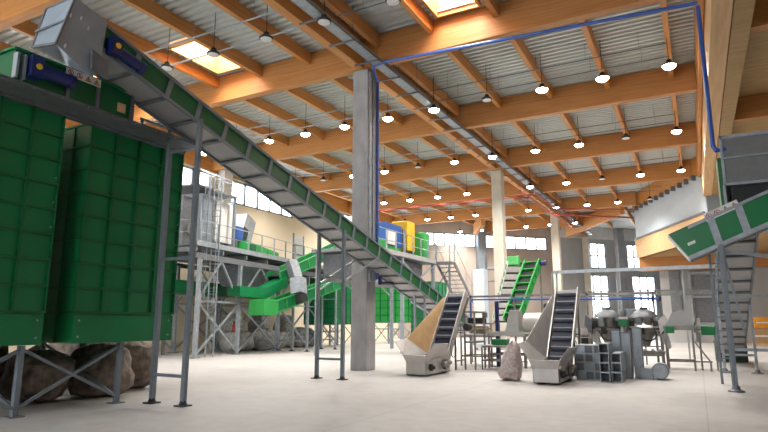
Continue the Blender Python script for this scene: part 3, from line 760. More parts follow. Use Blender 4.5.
# dark green storage bunker further back
def farbunker(label, x0, x1, y0, y1, z0, z1, leg, mname, group='green bunkers on lattice legs'):
    t = thing('storage_bunker', label, 'bunker', ((x0+x1)/2, y0, 0), group)
    MB().box(x0, x1, y0, y1, z0, z1).build('bunker_body', mname, t)
    m = MB(); nx = max(3, int((x1-x0)/.55))
    for k in range(nx+1): x = x0+(x1-x0)*k/nx; m.box(x-.025, x+.025, y0-.04, y0, z0+.02, z1)
    for k in range(7): z = z0+(z1-z0)*k/6; m.box(x0, x1, y0-.04, y0, z-.025, z+.025)
    m.build('stiffening_grid', 'dgreen', t)
    m = MB(); ny = max(3, int((y1-y0)/.6))
    for k in range(ny+1): y = y0+(y1-y0)*k/ny; m.box(x1, x1+.04, y-.025, y+.025, z0, z1)
    for k in range(7): z = z0+(z1-z0)*k/6; m.box(x1, x1+.04, y0, y1, z-.025, z+.025)
    m.build('side_grid', 'dgreen', t)
    if leg:
        n = max(2, int((x1-x0)/1.0))
        for yy in (y0+.1, y1-.1):
            for k in range(n+1):
                x = x0+.06+(x1-x0-.12)*k/n; MB().box(x-.05, x+.05, yy-.05, yy+.05, 0, z0).build('leg', 'galv', t)
            for k in range(n):
                xa = x0+.06+(x1-x0-.12)*k/n; xb = x0+.06+(x1-x0-.12)*(k+1)/n
                MB().bar((xa, yy, .1), (xb, yy, z0-.1), .05, .05).bar((xb, yy, .1), (xa, yy, z0-.1), .05, .05).build('cross_brace', 'galv', t)
        MB().box(x0, x1, y0-.05, y0+.05, z0-.5, z0-.42).box(x0, x1, y0-.05, y0+.05, z0-.06, z0).each('base_rail', 'galv', t)
    return t
farbunker('bright green ribbed bunker on lattice legs, right of the nearest column', -20.9, -18.4, 37, 39.4, 1.5, 4.6, True, 'bgreen')
farbunker('deep green ribbed bunker on lattice legs, farther right behind the inclined belt', -18.0, -16.5, 38.2, 40.4, 1.5, 4.4, True, 'green')
farbunker('dark green bunker box behind the lower green conveyor, left of the nearest column', -22.3, -19.9, 30.5, 33.5, 1.4, 4.3, True, 'green')

# big bags along the wall below the platform
bg = []
rb = random.Random(5); nb = 0
places = ['behind the platform leg left of the crossed braces', 'between the crossed braces', 'beside the first platform leg pair', 'just right of the crossed braces', 'in the middle of the row', 'below the dark green bunker', 'right of the green tail box', 'beneath the lower green conveyor', 'farthest right in the row', 'on top of the middle bags', 'on top near the left end', 'on top near the right end']
for i in range(9):
    s = 5.2+i*1.12; p = pp(s, 1.3+rb.uniform(-.2, .4), 0); h = rb.uniform(.45, .6)
    lump('big_bag', 'bag', (p.x, p.y, h*.95), (rb.uniform(.5, .62), .55, h), 'grey-white stuffed big bag %s' % places[i], 'bag', 'big bags under the platform', 20+i)
for i in range(3):
    p = pp(6.4+i*2.8, 2.3, 0); lump('big_bag', 'bag', (p.x, p.y, 1.0), (.6, .55, .9), 'grey-white stuffed big bag %s' % places[9+i], 'bag', 'big bags under the platform', 40+i)
# fire extinguisher on the platform leg
p = on_plane(234, 328, 0, -21.4)
t = thing('fire_extinguisher', 'red fire extinguisher hanging by the platform legs', 'fire extinguisher', (p.x, p.y, p.z-.3))
MB().lathe((p.x, p.y, p.z-.3), [(.09, 0), (.10, .04), (.10, .42), (.05, .52), (.03, .56), (0, .56)], 14).build('cylinder', 'red', t, smooth=True)
MB().box(p.x-.05, p.x+.05, p.y-.02, p.y+.02, p.z+.26, p.z+.32).build('valve', 'black', t)
MB().pipe([(p.x+.05, p.y, p.z+.28), (p.x+.14, p.y, p.z+.2), (p.x+.13, p.y, p.z-.15)], .015, 6).build('hose', 'black', t)
MB().box(p.x-.03, p.x+.03, p.y+.1, p.y+.18, 0, p.z+.45).build('post', 'galv', t)

# ------------------------------------------------------------------ second platform with stairs (centre)
t = thing('machine_platform', 'raised steel platform with railing behind long conveyor, right of the column', 'platform', (-14.2, 26, 0))
X2, Z2 = -13.2, 5.0
MB().box(-16.2, X2, 22.6, 30.8, Z2-.15, Z2).build('deck', 'galvd', t)
MB().box(X2-.02, X2+.03, 22.6, 30.8, Z2-.12, Z2+.12).build('kick_plate', 'under', t)
rail(t, (X2, 22.7, Z2), (X2, 30.8, Z2), 1.1, 8)
for x in (X2-.1, -16.0):
    for y in (22.9, 26.6, 30.6): MB().box(x-.08, x+.08, y-.08, y+.08, 0, Z2-.15).build('leg', 'galv', t)
    for a, b in ((22.9, 26.6), (26.6, 30.6)):
        MB().bar((x, a, 3.0), (x, b, Z2-.3), .07, .07).build('brace', 'galv', t); MB().bar((x, b, 3.0), (x, a, Z2-.3), .07, .07).build('brace', 'galv', t)
MB().box(-15.9, -13.7, 23.2, 30.0, 3.5, Z2-.2).build('hopper_shell', 'galvd', t)
t = thing('blue_machine', 'blue machine housing on the raised platform behind the column', 'machine', (-14.6, 26, Z2))
MB().box(-15.2, -14.0, 26.1, 28.0, Z2+.55, Z2+1.75).build('housing', 'bluem', t, bevel=.04)
MB().box(-14.0, -13.95, 26.3, 27.2, Z2+.6, Z2+1.3).build('window_panel', 'white', t); MB().box(-15.1, -14.05, 26.2, 27.9, Z2, Z2+.55).build('base', 'bgreen', t)
MB().box(-13.98, -13.9, 27.95, 28.3, Z2+.2, Z2+1.6).build('control_panel', 'galvd', t)
t = thing('yellow_machine', 'yellow upright machine housing beside the blue one', 'machine', (-14.5, 28.3, Z2))
MB().box(-15.0, -14.0, 28.7, 29.7, Z2+.5, Z2+2.2).build('housing', 'yellow', t, bevel=.04); MB().box(-14.9, -14.2, 28.8, 29.6, Z2, Z2+.5).build('base', 'galvd', t)
t = thing('green_machine', 'bright green slim machine housing at platform end beside the yellow one', 'machine', (-13.9, 29.3, Z2))
MB().box(-14.4, -13.5, 29.75, 30.7, Z2+.2, Z2+1.65).build('housing', 'bgreen', t, bevel=.04); MB().box(-14.3, -13.6, 29.85, 30.6, Z2, Z2+.2).build('base', 'dgreen', t)
t = thing('green_cabinet', 'low bright green cabinet at the near end of the raised platform', 'machine', (-14.4, 23.6, Z2))
MB().box(-15.3, -13.8, 23.6, 25.9, Z2, Z2+.7).build('housing', 'bgreen', t, bevel=.03); MB().box(-15.0, -14.2, 23.8, 24.6, Z2+.7, Z2+1.7).build('hopper', 'white', t, bevel=.03)
# stairs: down and away, seen from below
t = thing('steel_stairs', 'open steel stairs with handrails going down from raised platform', 'stairs', (-12.6, 31.5, 0))
sx0, sx1 = -13.45, -12.35; A0 = Vector((0, 31.6, 5.05)); A1 = Vector((0, 34.6, 3.8))
for x in (sx0, sx1):
    MB().bar((x, A0.y, A0.z-.1), (x, A0.y+4.85, A0.z-3.5), .05, .22).build('stringer', 'galvd', t)
    m = MB(); m.tube((x, A0.y, A0.z+1.0), (x, A0.y+4.85, A0.z-2.45), .022, 6)
    for k in range(6): p = Vector((x, A0.y+4.85*k/5, A0.z-3.45*k/5)); m.tube(p, p+Vector((0, 0, 1.05)), .018, 6)
    m.build('handrail', 'galv', t)
for k in range(15):
    y = A0.y+.15+k*.32; z = A0.z-.05-k*.23
    MB().box(sx0+.03, sx1-.03, y-.15, y+.15, z-.045, z).build('tread', 'under', t)
MB().box(sx0, sx1, A1.y+1.7, A1.y+3.0, 1.45, 1.55).build('landing', 'galvd', t)
for x in (sx0+.05, sx1-.05): MB().box(x-.04, x+.04, A1.y+2.8, A1.y+2.88, 0, 1.46).build('landing_leg', 'galv', t)

# ------------------------------------------------------------------ hopper elevators
def elevator(label, x0, x1, yf, loc, guard='inox'):
    t = thing('hopper_elevator', label, 'elevator', loc, 'stainless hopper elevators')
    yb0, zb0, yb1, zb1 = yf+1.75, .55, yf+3.4, 2.5    # belt plane
    # box body
    MB().extr([(x0, yf, .03), (x0, yf+1.9, .03), (x0, yf+1.9, .45), (x0, yf+1.6, .60), (x0, yf, .40)], (.015, 0, 0)).extr([(x1, yf, .03), (x1, yf+1.9, .03), (x1, yf+1.9, .45), (x1, yf+1.6, .60), (x1, yf, .40)], (-.015, 0, 0)).box(x0, x1, yf, yf+.015, .03, .60).box(x0, x1, yf, yf+1.9, .03, .05).build('hopper_base', 'inox', t)
    # front lip flaring
    MB().plate([(x0, yf, .40), (x1, yf, .40), (x1+.06, yf-.10, .62), (x0-.06, yf-.10, .62)], .012).build('front_lip', 'inox', t)
    dw = .34
    # left wing: flared tray side then guard rising with belt
    MB().plate([(x0, yf, .42), (x0-.06, yf-.10, .62), (x0-dw, yf-.05, 1.02), (x0-dw, yf+.75, 1.06), (x0, yf+1.65, .55)], .012).build('left_wing', 'inox', t)
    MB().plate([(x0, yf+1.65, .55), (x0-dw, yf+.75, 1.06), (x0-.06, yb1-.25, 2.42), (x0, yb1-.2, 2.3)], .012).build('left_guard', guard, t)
    MB().plate([(x1, yf, .42), (x1+.06, yf-.10, .62), (x1+dw*.8, yf-.05, .92), (x1+dw*.8, yf+1.1, .92), (x1, yf+1.65, .55)], .012).build('right_wing', 'inox', t)
    d = Vector((0, yb1-yb0, zb1-zb0)); u = Vector((0, -d.z, d.y)).normalized(); L = d.length; dn = d.normalized()
    b0 = Vector((0, yb0, zb0)); b1 = Vector((0, yb1, zb1))
    lo = b0-dn*.55
    MB().extr([Vector((x0+.04, 0, 0))+lo, Vector((x1-.04, 0, 0))+lo, Vector((x1-.04, 0, 0))+b1, Vector((x0+.04, 0, 0))+b1], -u*.09).build('belt', 'belt', t)
    n = 9; first = None
    for k in range(n):
        a = lo+dn*((L+.55)*(k+.5)/n)
        if first is None: first = MB().extr([a+Vector((x0+.05, 0, 0)), a+Vector((x1-.05, 0, 0)), a+Vector((x1-.05, 0, 0))+u*.11+dn*.01, a+Vector((x0+.05, 0, 0))+u*.11+dn*.01], dn*.035).build('cleat', 'cleat', t); a00 = a
        else: c = first.copy(); col.objects.link(c); c.parent = t; c.location = a-a00
    for x in (x0, x1):
        MB().bar(Vector((x, 0, 0))+lo-u*.02, Vector((x, 0, 0))+b1+dn*.1-u*.02, .035, .26, u).build('side_frame', 'inox', t)
    MB().extr([Vector((x0, 0, 0))+lo-u*.2, Vector((x1, 0, 0))+lo-u*.2, Vector((x1, 0, 0))+b1-u*.2, Vector((x0, 0, 0))+b1-u*.2], -u*.015).build('return_cover', 'inoxd', t)
    MB().box(x0, x1, yb1-.05, yb1+.35, zb1-.25, zb1+.06).build('head_cover', 'inox', t, bevel=.02)
    for x in (x0+.02, x1-.02):
        MB().box(x-.025, x+.025, yb0+.65, yb0+.70, .02, zb0+.65).build('leg', 'inoxd', t)
        MB().box(x-.025, x+.025, yb1-.1, yb1-.05, .02, zb1-.3).build('leg', 'inoxd', t)
    m = MB().bar((x1-.02, yb0+.66, .3), (x1-.02, yb1-.1, .3), .04, .04).bar((x0+.02, yb0+.66, .3), (x0+.02, yb1-.1, .3), .04, .04).bar((x0, yb1-.08, 1.2), (x1, yb1-.08, 1.2), .04, .04); m.each('leg_brace', 'inoxd', t)
    mo = MB().lathe((x1+.02, yf+.25, .25), [(.10, 0), (.10, .08), (.05, .1), (.05, .16), (0, .16)], 16, 'x').build('bearing_wheel', 'black', t, smooth=True)
    m = MB().lathe((x1+.02, yf+1.3, .28), [(.16, 0), (.16, .12), (0, .12)], 16, 'x'); m.tube((x1+.12, yf+1.0, .3), (x1+.12, yf+1.6, .32), .07, 10); m.build('drive_unit', 'inoxd', t, smooth=True)
    m = MB(); c = Vector((x1+.1, yf+1.95, .75))
    for i in range(14):
        a0, a1 = 2*math.pi*i/14, 2*math.pi*(i+1)/14
        m.tube(c+Vector((0, .24*math.cos(a0), .3*math.sin(a0))), c+Vector((0, .24*math.cos(a1), .3*math.sin(a1))), .012, 6)
    m.build('cable_loop', 'black', t)
    return t
elevator('stainless hopper elevator with tan side guard, left one', -7.74, -7.10, 15.72, (-7.42, 16, 0), 'tan')  # left elevator's guard plate is tan sheet, the right one's stainless
elevator('stainless hopper elevator with wide hopper, right one, beside the plastic bag', -3.88, -3.22, 15.30, (-3.55, 15.6, 0))
# plastic bag
rp = lump('plastic_bag', 'plastic', (0, 0, .48), (.25, .25, .52), 'crumpled pinkish-grey clear plastic sack beside the right hopper', 'bag', None, 77)
for v in rp.data.vertices:
    z = v.co.z; k = 1.25-.55*max(0, z-.25)/.75 if z > .25 else 1.25
    v.co.x = v.co.x*k+.10*z+.02*math.sin(17*z)+.015*math.sin(9*v.co.y+20*z); v.co.y = v.co.y*k+.02*math.sin(23*z+4*v.co.x)
rp.location = (-4.68, 16.0, 0)

# ------------------------------------------------------------------ galvanised duct sections on the floor
def duct(label, x, y, z, w, h, ln, cap=.35, capm='galvd', group='galvanised duct sections'):
    """square tube open at both ends, axis along y"""
    m = MB(); t = .012
    m.box(x, x+w, y, y+ln, z, z+t).box(x, x+w, y, y+ln, z+h-t, z+h).box(x, x+t, y, y+ln, z, z+h).box(x+w-t, x+w, y, y+ln, z, z+h)
    r = thing('duct_section', label, 'duct', (x+w/2, y, z), group)
    m.build('duct_wall', 'galv', r)
    MB().box(x+t, x+w-t, y+cap, y+cap+.01, z+t, z+h-t).build('added_plate', capm, r)  # added plate closing the bore; front stacks' dark grey stands for shade inside
    f = MB(); e = .02
    f.box(x-.004, x+w+.004, y-.006, y+.02, z, z+e).box(x-.004, x+w+.004, y-.006, y+.02, z+h-e, z+h).box(x-.004, x+e, y-.006, y+.02, z+e, z+h-e).box(x+w-e, x+w+.004, y-.006, y+.02, z+e, z+h-e)
    f.build('end_flange', 'galv', r)
S = .25
lv = ['bottom', 'second from bottom', 'third from bottom', 'topmost']
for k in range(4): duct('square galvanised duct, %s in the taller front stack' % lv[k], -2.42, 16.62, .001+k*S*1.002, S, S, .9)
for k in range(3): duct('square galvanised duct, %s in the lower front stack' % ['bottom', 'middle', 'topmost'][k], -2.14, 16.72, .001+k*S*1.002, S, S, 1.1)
for c in range(3):
    for k in range(4):
        duct('square galvanised duct in the left rear stack, %s, %s column from left' % (lv[k], ORD[c]), -3.12+c*.245, 17.1, .001+k*.235, .235, .232, .9, .03, ['galv', 'panelgrey', 'galvd'][(c*2+k) % 3])
for i, (x, y, h) in enumerate(((-1.98, 18.0, 1.28), (-1.70, 18.15, 1.42), (-2.28, 18.25, 1.35))):
    t = thing('tall_duct', 'tall upright galvanised duct, %s of the standing ones' % ['middle', 'rightmost', 'leftmost'][i], 'duct', (x, y, 0), 'standing ducts')
    w = .24; m = MB(); q = .012
    m.box(x, x+w, y, y+q, 0, h).box(x, x+w, y+w-q, y+w, 0, h).box(x, x+q, y, y+w, 0, h).box(x+w-q, x+w, y, y+w, 0, h); m.build('duct_wall', 'galv', t)
    m = MB()
    for z in (0, h-.03): m.box(x-.01, x+w+.01, y-.01, y+.004, z, z+.03)
    m.build('end_flange', 'galvd', t)
t = thing('round_duct', 'short shiny duct pieces lying right of the upright ducts', 'duct', (-1.25, 18.2, 0))
m = MB(); m.box(-1.52, -1.24, 18.0, 18.5, .0, .30); m.build('square_piece', 'galv', t)
MB().lathe((-1.04, 18.0, .23), [(.22, 0), (.22, .5), (.20, .5), (.20, 0), (.22, 0)], 22, 'y').build('round_piece', 'galv', t, smooth=True)

# ------------------------------------------------------------------ weighing line
def frame(mb, x0, x1, y0, y1, z0, z1, w=.05, mid=None):
    for x in (x0, x1):
        for y in (y0, y1): mb.box(x-w/2, x+w/2, y-w/2, y+w/2, z0, z1)
    for z in [z1]+([mid] if mid else []):
        for x in (x0, x1): mb.bar((x, y0, z), (x, y1, z), w, w)
        for y in (y0, y1): mb.bar((x0, y, z), (x1, y, z), w, w)
    return mb
def weigher(label, cx, cy, lean=0., gold=False):
    t = thing('multihead_weigher', label, 'weigher', (cx, cy, 0), 'multihead weighers')
    zt = 1.27
    MB().lathe((cx, cy, zt), [(.0, 0), (.50, 0), (.56, .05), (.56, .10), (.0, .10)], 22).build('base_ring', 'inoxd', t, smooth=True)
    MB().lathe((cx, cy, zt+.1), [(.30, 0), (.30, .35), (.0, .35)], 18).build('centre_drum', 'inoxd', t, smooth=True)
    first = None
    for k in range(10):
        a = 2*math.pi*k/10
        c = Vector((cx+.42*math.cos(a), cy+.42*math.sin(a), 0)); tg = Vector((-math.sin(a), math.cos(a), 0)); rd = Vector((math.cos(a), math.sin(a), 0))
        m = MB()
        m.extr([c-tg*.10-rd*.06+Vector((0, 0, zt+.14)), c+tg*.10-rd*.06+Vector((0, 0, zt+.14)), c+tg*.10+rd*.02+Vector((0, 0, zt+.44)), c-tg*.10+rd*.02+Vector((0, 0, zt+.44))], rd*.13)
        m.build('bucket', 'galv' if k % 2 else 'inoxd', t)
    if gold:
        MB().lathe((cx, cy, zt+.10), [(.62, 0), (.60, .04), (.2, .30), (.08, .36), (0, .36)], 22).build('feed_cone', 'inox', t, smooth=True)
    MB().lathe((cx, cy, zt+.45), [(.46, 0), (.44, .06), (.26, .24), (.14, .27), (.14, .36), (0, .36)], 10).build('dome', 'galvd', t, smooth=True)
    MB().lathe((cx, cy, .75), [(.12, 0), (.14, .1), (.42, .62), (.42, .66), (.0, .66)], 20).build('collecting_funnel', 'inoxd', t, smooth=True)
    m = MB(); frame(m, cx-.5, cx+.5, cy-.4, cy+.5, 0, zt, .05, .45)
    m.build('support_frame', 'inoxd', t)
    c = Vector((cx+.1, cy-.42, 1.15)); m = MB()
    pts = [c+Vector((.28*math.cos(a), 0, .22*math.sin(a))) for a in [math.pi+math.pi*i/8*1.6 for i in range(9)]]
    m.pipe(pts, .022, 6).build('cable', 'black', t)
    MB().box(cx-.16, cx+.02, cy-.56, cy-.42, 1.15, 1.38).build('motor', 'black', t)
    for sx in (-1, 1):
        MB().extr([(cx+sx*.50, cy-.5, zt-.12), (cx+sx*.72, cy-.5, zt+.18), (cx+sx*.66, cy-.5, zt+.55), (cx+sx*.44, cy-.5, zt+.35)], (0, .5, 0)).build('side_shroud', 'galvd' if sx < 0 else 'inox', t)
        MB().box(cx+sx*.36-.07, cx+sx*.36+.07, cy-.62, cy-.5, zt+.16, zt+.34).build('junction_box', 'black', t)
    MB().bar((cx-.5, cy-.45, .75), (cx+.5, cy-.45, .75), .04, .04).build('cross_bar', 'inoxd', t)
weigher('domed stainless multihead weigher directly right of the right hopper elevator', -2.85, 22.1)
weigher('domed stainless multihead weigher with broad pale cone, second right of the elevator', -1.65, 22.3, gold=True)
t = thing('green_control_box', 'small bright green control box between two domed weighers', 'control box', (-2.25, 21.6, 1.1))
MB().box(-2.42, -2.10, 21.4, 21.7, 1.42, 1.66).build('box_body', 'green', t, bevel=.01); MB().box(-2.40, -2.12, 21.4, 21.7, 1.66, 1.74).build('box_lid', 'white', t); MB().box(-2.28, -2.24, 21.5, 21.6, 0, 1.42).build('post', 'inoxd', t)
MB().lathe((-2.26, 21.55, 1.74), [(.1, 0), (.12, .2), (.05, .3), (0, .3)], 12).build('filter_cup', 'galvd', t, smooth=True)
# third machine: pale sloped hopper at px 680
t = thing('sloped_hopper', 'pale grey sloped hopper machine at the right end of the weighing line', 'machine', (-.6, 22, 0))
m = MB(); m.extr([(-1.0, 21.7, 1.45), (-.15, 21.7, 1.45), (-.05, 21.7, 1.75), (-.45, 21.7, 1.98), (-.75, 21.7, 1.88)], (0, .7, 0)); m.build('hopper_shell', 'under', t)
MB().box(-1.05, -.05, 21.65, 22.45, 1.33, 1.45).build('base_tray', 'inoxd', t)
MB().box(-.98, -.72, 21.6, 21.66, 1.2, 1.42).build('side_box', 'green', t)
m = MB(); frame(m, -1.0, -.2, 21.7, 22.4, 0, 1.33, .06, .3); m.bar((-.2, 21.7, 1.0), (.25, 21.7, .3), .05, .05).bar((-.2, 21.7, .3), (.3, 21.7, .3), .05, .05).box(.22, .28, 21.67, 21.73, 0, .33).build('support_frame', 'inoxd', t)
t = thing('take_away_belt', 'narrow belt conveyor with green end box leading right from sloped hopper', 'conveyor', (0, 22.4, 0))
MB().box(-.15, .5, 22.1, 22.5, 1.22, 1.34).build('belt_bed', 'inoxd', t); MB().box(-.1, .1, 22.08, 22.1, 1.22, 1.30).build('side_guard', 'white', t)
MB().box(.06, .48, 22.0, 22.6, 1.14, 1.44).build('end_box', 'green', t, bevel=.03)
for x in (0, .45): MB().box(x-.03, x+.03, 22.2, 22.26, 0, 1.22).build('leg', 'inoxd', t)
MB().box(-.35, .05, 22.0, 22.08, 1.45, 1.7).build('white_hood', 'white', t)

# middle line: tables and machine behind left elevator
t = thing('packing_machine', 'stainless packing machine on a frame between the two elevators', 'machine', (-7.0, 20.6, 0))
m = MB(); frame(m, -7.7, -6.55, 20.2, 21.2, 0, 1.05, .05, .35); frame(m, -7.7, -6.55, 20.2, 21.2, 1.05, 1.5, .04); m.build('support_frame', 'inoxd', t)
MB().box(-7.75, -6.5, 20.15, 21.25, 1.05, 1.12).build('table_top', 'inox', t)
MB().box(-7.5, -6.95, 20.4, 20.95, 1.52, 1.72).build('motor_housing', 'black', t, bevel=.03)
MB().box(-7.35, -6.85, 20.35, 20.9, 1.14, 1.42).build('machine_body', 'inoxd', t)
MB().box(-7.3, -6.6, 20.3, 20.5, 1.30, 1.36).build('pale_cover', 'woodl', t)
MB().lathe((-6.9, 20.6, 1.72), [(.10, 0), (.10, .18), (.04, .24), (0, .24)], 12).build('top_motor', 'galvd', t, smooth=True)
t = thing('blue_column', 'dark blue upright post beside the packing machine', 'post', (-6.35, 20.4, 0)); MB().box(-6.42, -6.30, 20.3, 20.42, 0, 2.3).build('post', 'blue', t); MB().box(-6.5, -6.22, 20.25, 20.47, 0, .02).build('foot_plate', 'galvd', t)
t = thing('roller_table', 'low stainless work table with cross bars, right of the packing machine', 'table', (-5.9, 20.6, 0))
m = MB(); frame(m, -6.6, -5.35, 20.1, 21.0, 0, 1.1, .05, .45); m.bar((-6.6, 20.1, .75), (-5.35, 20.1, .75), .04, .04).bar((-6.6, 20.5, .2), (-5.35, 20.5, .2), .04, .04).build('support_frame', 'inoxd', t)
MB().box(-6.65, -5.3, 20.05, 21.05, 1.1, 1.16).build('table_top', 'green', t); MB().box(-6.65, -5.3, 20.0, 20.05, 1.08, 1.24).build('side_guard', 'inox', t)
t = thing('polisher', 'stainless ribbed drum machine just left of the right elevator', 'machine', (-4.9, 20.2, 0))
MB().lathe((-5.4, 20.5, 1.5), [(.34, 0), (.38, .05), (.38, .95), (.34, 1.0), (0, 1.0)], 20, 'x').build('drum', 'inox', t, smooth=True)
MB().extr([(-6.05, 20.2, 1.2), (-5.55, 20.2, 1.2), (-5.55, 20.2, 1.95), (-5.85, 20.2, 1.98)], (0, .6, 0)).build('inlet_hood', 'inox', t)
m = MB(); frame(m, -5.3, -4.4, 20.1, 20.9, 0, 1.15, .05, .4); m.build('support_frame', 'inoxd', t)
for x in (-5.1, -4.65): MB().lathe((x, 20.05, .95), [(.11, 0), (.11, .05), (.04, .06), (0, .06)], 14, 'y').build('wheel', 'black', t, smooth=True)
MB().box(-5.35, -4.35, 20.05, 20.95, 1.15, 1.22).build('bed', 'inox', t)
t = thing('motor_unit', 'black drive motor unit under the green inclined elevator', 'motor', (-4.7, 22, 1.5))
MB().box(-5.0, -4.45, 21.7, 22.2, 1.75, 2.25).build('motor_housing', 'black', t, bevel=.05); MB().tube((-4.9, 21.95, 0), (-4.9, 21.95, 1.75), .05, 8).build('post', 'inoxd', t); MB().box(-5.1, -4.1, 21.7, 22.3, 1.30, 1.42).build('green_tray', 'green', t)
# air pipe over the line and cable tray
t = thing('compressed_air_line', 'thin blue horizontal pipe above the weighing line', 'pipe', (-4.5, 22, 2.4))
MB().pipe([(-7.95, 22.0, 1.6), (-7.95, 22, 2.36), (-7.85, 22.0, 2.44), (-1.1, 22.0, 2.35)], .032, 8).build('pipe_run', 'bluepipe', t, smooth=True)
MB().box(-1.35, -1.28, 21.95, 22.05, 2.25, 2.45).box(-1.12, -1.05, 21.96, 22.04, 2.28, 2.42).each('valve', 'black', t)
t = thing('line_gantry', 'grey overhead frame carrying the air line above the machines', 'frame', (-4.5, 22.2, 0))
m = MB().bar((-8.0, 22.1, 2.56), (-1.2, 22.1, 2.56), .06, .08)
for x in (-7.98, -6.2, -4.2, -3.5, -1.3): m.box(x-.035, x+.035, 22.07, 22.14, 0, 2.6)
m.build('gantry_bar', 'inoxd', t)
t = thing('wall_cable_tray', 'long pale horizontal cable tray at mid height in front of tall windows', 'cable tray', (-2, 26, 3.7))
MB().box(-5.5, 1.0, 26, 26.3, 3.68, 3.72).box(-5.5, 1.0, 25.98, 26.0, 3.66, 3.80).build('tray', 'galv', t)
m = MB(); 
for x in (-5.4, -2.9, -.4): m.box(x-.03, x+.03, 26.2, 26.26, 0, 3.68)
m.each('support', 'galv', t)
t = thing('guard_screen', 'low translucent guard screen strip behind the weighers', 'screen', (-2.2, 26.6, 2.6))
M['haze'] = translucent('screen_plastic', (.6, .6, .58), .8)
MB().box(-5.3, .6, 26.6, 26.62, 2.66, 2.86).build('screen_sheet', 'haze', t); m = MB().bar((-5.3, 26.6, 2.65), (.6, 26.6, 2.65), .03, .03).bar((-5.3, 26.6, 2.87), (.6, 26.6, 2.87), .03, .03)
for x in (-5.3, -2.3, .6): m.box(x-.02, x+.02, 26.58, 26.64, 0, 2.95)
m.build('screen_frame', 'galvd', t)

# ------------------------------------------------------------------ green cleated elevators (centre right)
def gconv(label, p0, p1, w, h, n):
    t, d, lat, up = conveyor('cleated_elevator', label, p0, p1, w, h, n, mats=('bgreen', 'bgreen', 'white', 'galvd'))
    for k in range(n):
        a = Vector(p0)+d*((Vector(p1)-Vector(p0)).length*(k+.5)/n)+up*(h*.55)
        MB().extr([a-lat*(w/2-.04), a+lat*(w/2-.04), a+lat*(w/2-.04)+up*(h*.5), a-lat*(w/2-.04)+up*(h*.5)], d*.03).build('cleat', 'bgreen', t)
    return t
e0 = on_plane(514, 322, 1, 24.0); e1 = on_plane(535, 264, 1, 25.9)
gconv('bright green steep cleated elevator behind right hopper elevator', e0, e1, .70, .35, 8)
t = thing('elevator_stand', 'pale stand and motor under the head of the green cleated elevator', 'stand', (e1.x+.3, 25.9, 0))
MB().box(e1.x+.2, e1.x+.28, 25.8, 25.88, 0, e1.z-.1).box(e1.x+.7, e1.x+.78, 25.8, 25.88, 0, e1.z-.4).each('post', 'inoxd', t); MB().tube((e1.x+.1, 25.7, e1.z), (e1.x+.55, 25.7, e1.z), .11, 12).build('motor', 'blue', t, smooth=True)
q0 = on_plane(503, 322, 1, 30.5); q1 = on_plane(518, 266, 1, 27.5)
conveyor('white_inclined_conveyor', 'pale ribbed conveyor rising toward camera left of the green cleated one', q0, q1, 1.0, .35, 8, mats=('white', 'bgreen', 'white', 'black'))
t = thing('green_hood', 'bright green hood on top of the pale ribbed conveyor', 'conveyor end', (q1.x, q1.y, q1.z))
MB().extr([(q1.x-.55, q1.y-.2, q1.z+.05), (q1.x-.55, q1.y+.4, q1.z-.1), (q1.x-.55, q1.y+.4, q1.z+.35), (q1.x-.55, q1.y, q1.z+.5)], (.62, 0, 0)).build('hood', 'bgreen', t, bevel=.03)

# ------------------------------------------------------------------ right-hand conveyors
t, d, lat, up = conveyor('inclined_conveyor', 'grey inclined conveyor with ribbed pale underside rising under the grey head box', (1.05, 27.4, .15), (1.05, 16.2, 3.85), .86, .5, 13,
    legs=(), mats=('paintgrey', 'dgreen', 'under', 'galvd'), base=(1.05, 21.6, 0))
for x, y, z in ((.62, 21.7, 2.05), (1.48, 21.5, 2.1)):
    lg = MB().box(x-.04, x+.04, y-.04, y+.04, .02, z).build('leg', 'galv', t); MB().lathe((x, y, 0), [(.18, 0), (.18, .02), (.09, .05), (.06, .12), (0, .12)], 14).build('foot', 'galvd', lg)
MB().bar((.62, 21.6, .55), (1.5, 21.6, .55), .06, .07).build('leg_brace', 'galv', t)
t = thing('tail_hopper', 'dark green and black hopper box at the foot of the right inclined conveyor', 'hopper', (1.05, 27.4, 0))
MB().box(.5, 1.6, 26.9, 28.0, .02, .75).build('box_body', 'dgreen', t, bevel=.02); MB().box(.46, 1.64, 26.86, 28.04, .75, .82).build('rim', 'galvd', t)
for k in range(4): MB().box(.5, 1.6, 26.87, 26.9, .08+k*.16, .18+k*.16).build('louvre', 'black', t)
# cross conveyor with safety signs
YA, YB2 = 15.9, 16.75
def zc(x): return 3.10+.462*(x+.04)
t = thing('cross_conveyor', 'green cross conveyor with grey edges and safety signs, cut by the right picture edge', 'conveyor', (.67, 15.9, 0))
xe = 4.2
xl0, zl0, xl1, zl1 = -.47, 3.72, -.04, 3.10
sl = .42
topz = lambda x: 3.72+sl*(x+.47)
botz = lambda x: 3.10+sl*(x+.04)
for y in (YA, YB2):
    s = 1 if y == YA else -1
    MB().extr([(xl0, y, zl0), (xl1, y, zl1), (xe, y, botz(xe)), (xe, y, topz(xe))], (0, .03, 0)).build('side_panel', 'green', t)
    m = MB().bar((xl1, y, zl1+.03), (xe, y, botz(xe)+.03), .07, .09, (0, 0, 1)).bar((xl0+.45, y, topz(xl0+.45)-.03), (xe, y, topz(xe)-.03), .07, .07, (0, 0, 1))
    for x in (.62, 1.22, 2.2, 3.2): m.bar((x+.0, y-.01, botz(x)+.04), (x-.14, y-.01, topz(x-.14)-.04), .035, .16, (1, 0, 0))
    m.build('side_frame', 'galv', t)
MB().extr([(xl1, YA, zl1+.02), (xe, YA, botz(xe)+.02), (xe, YA, botz(xe)+.04), (xl1, YA, zl1+.04)], (0, YB2-YA, 0)).build('underside_panel', 'under', t)
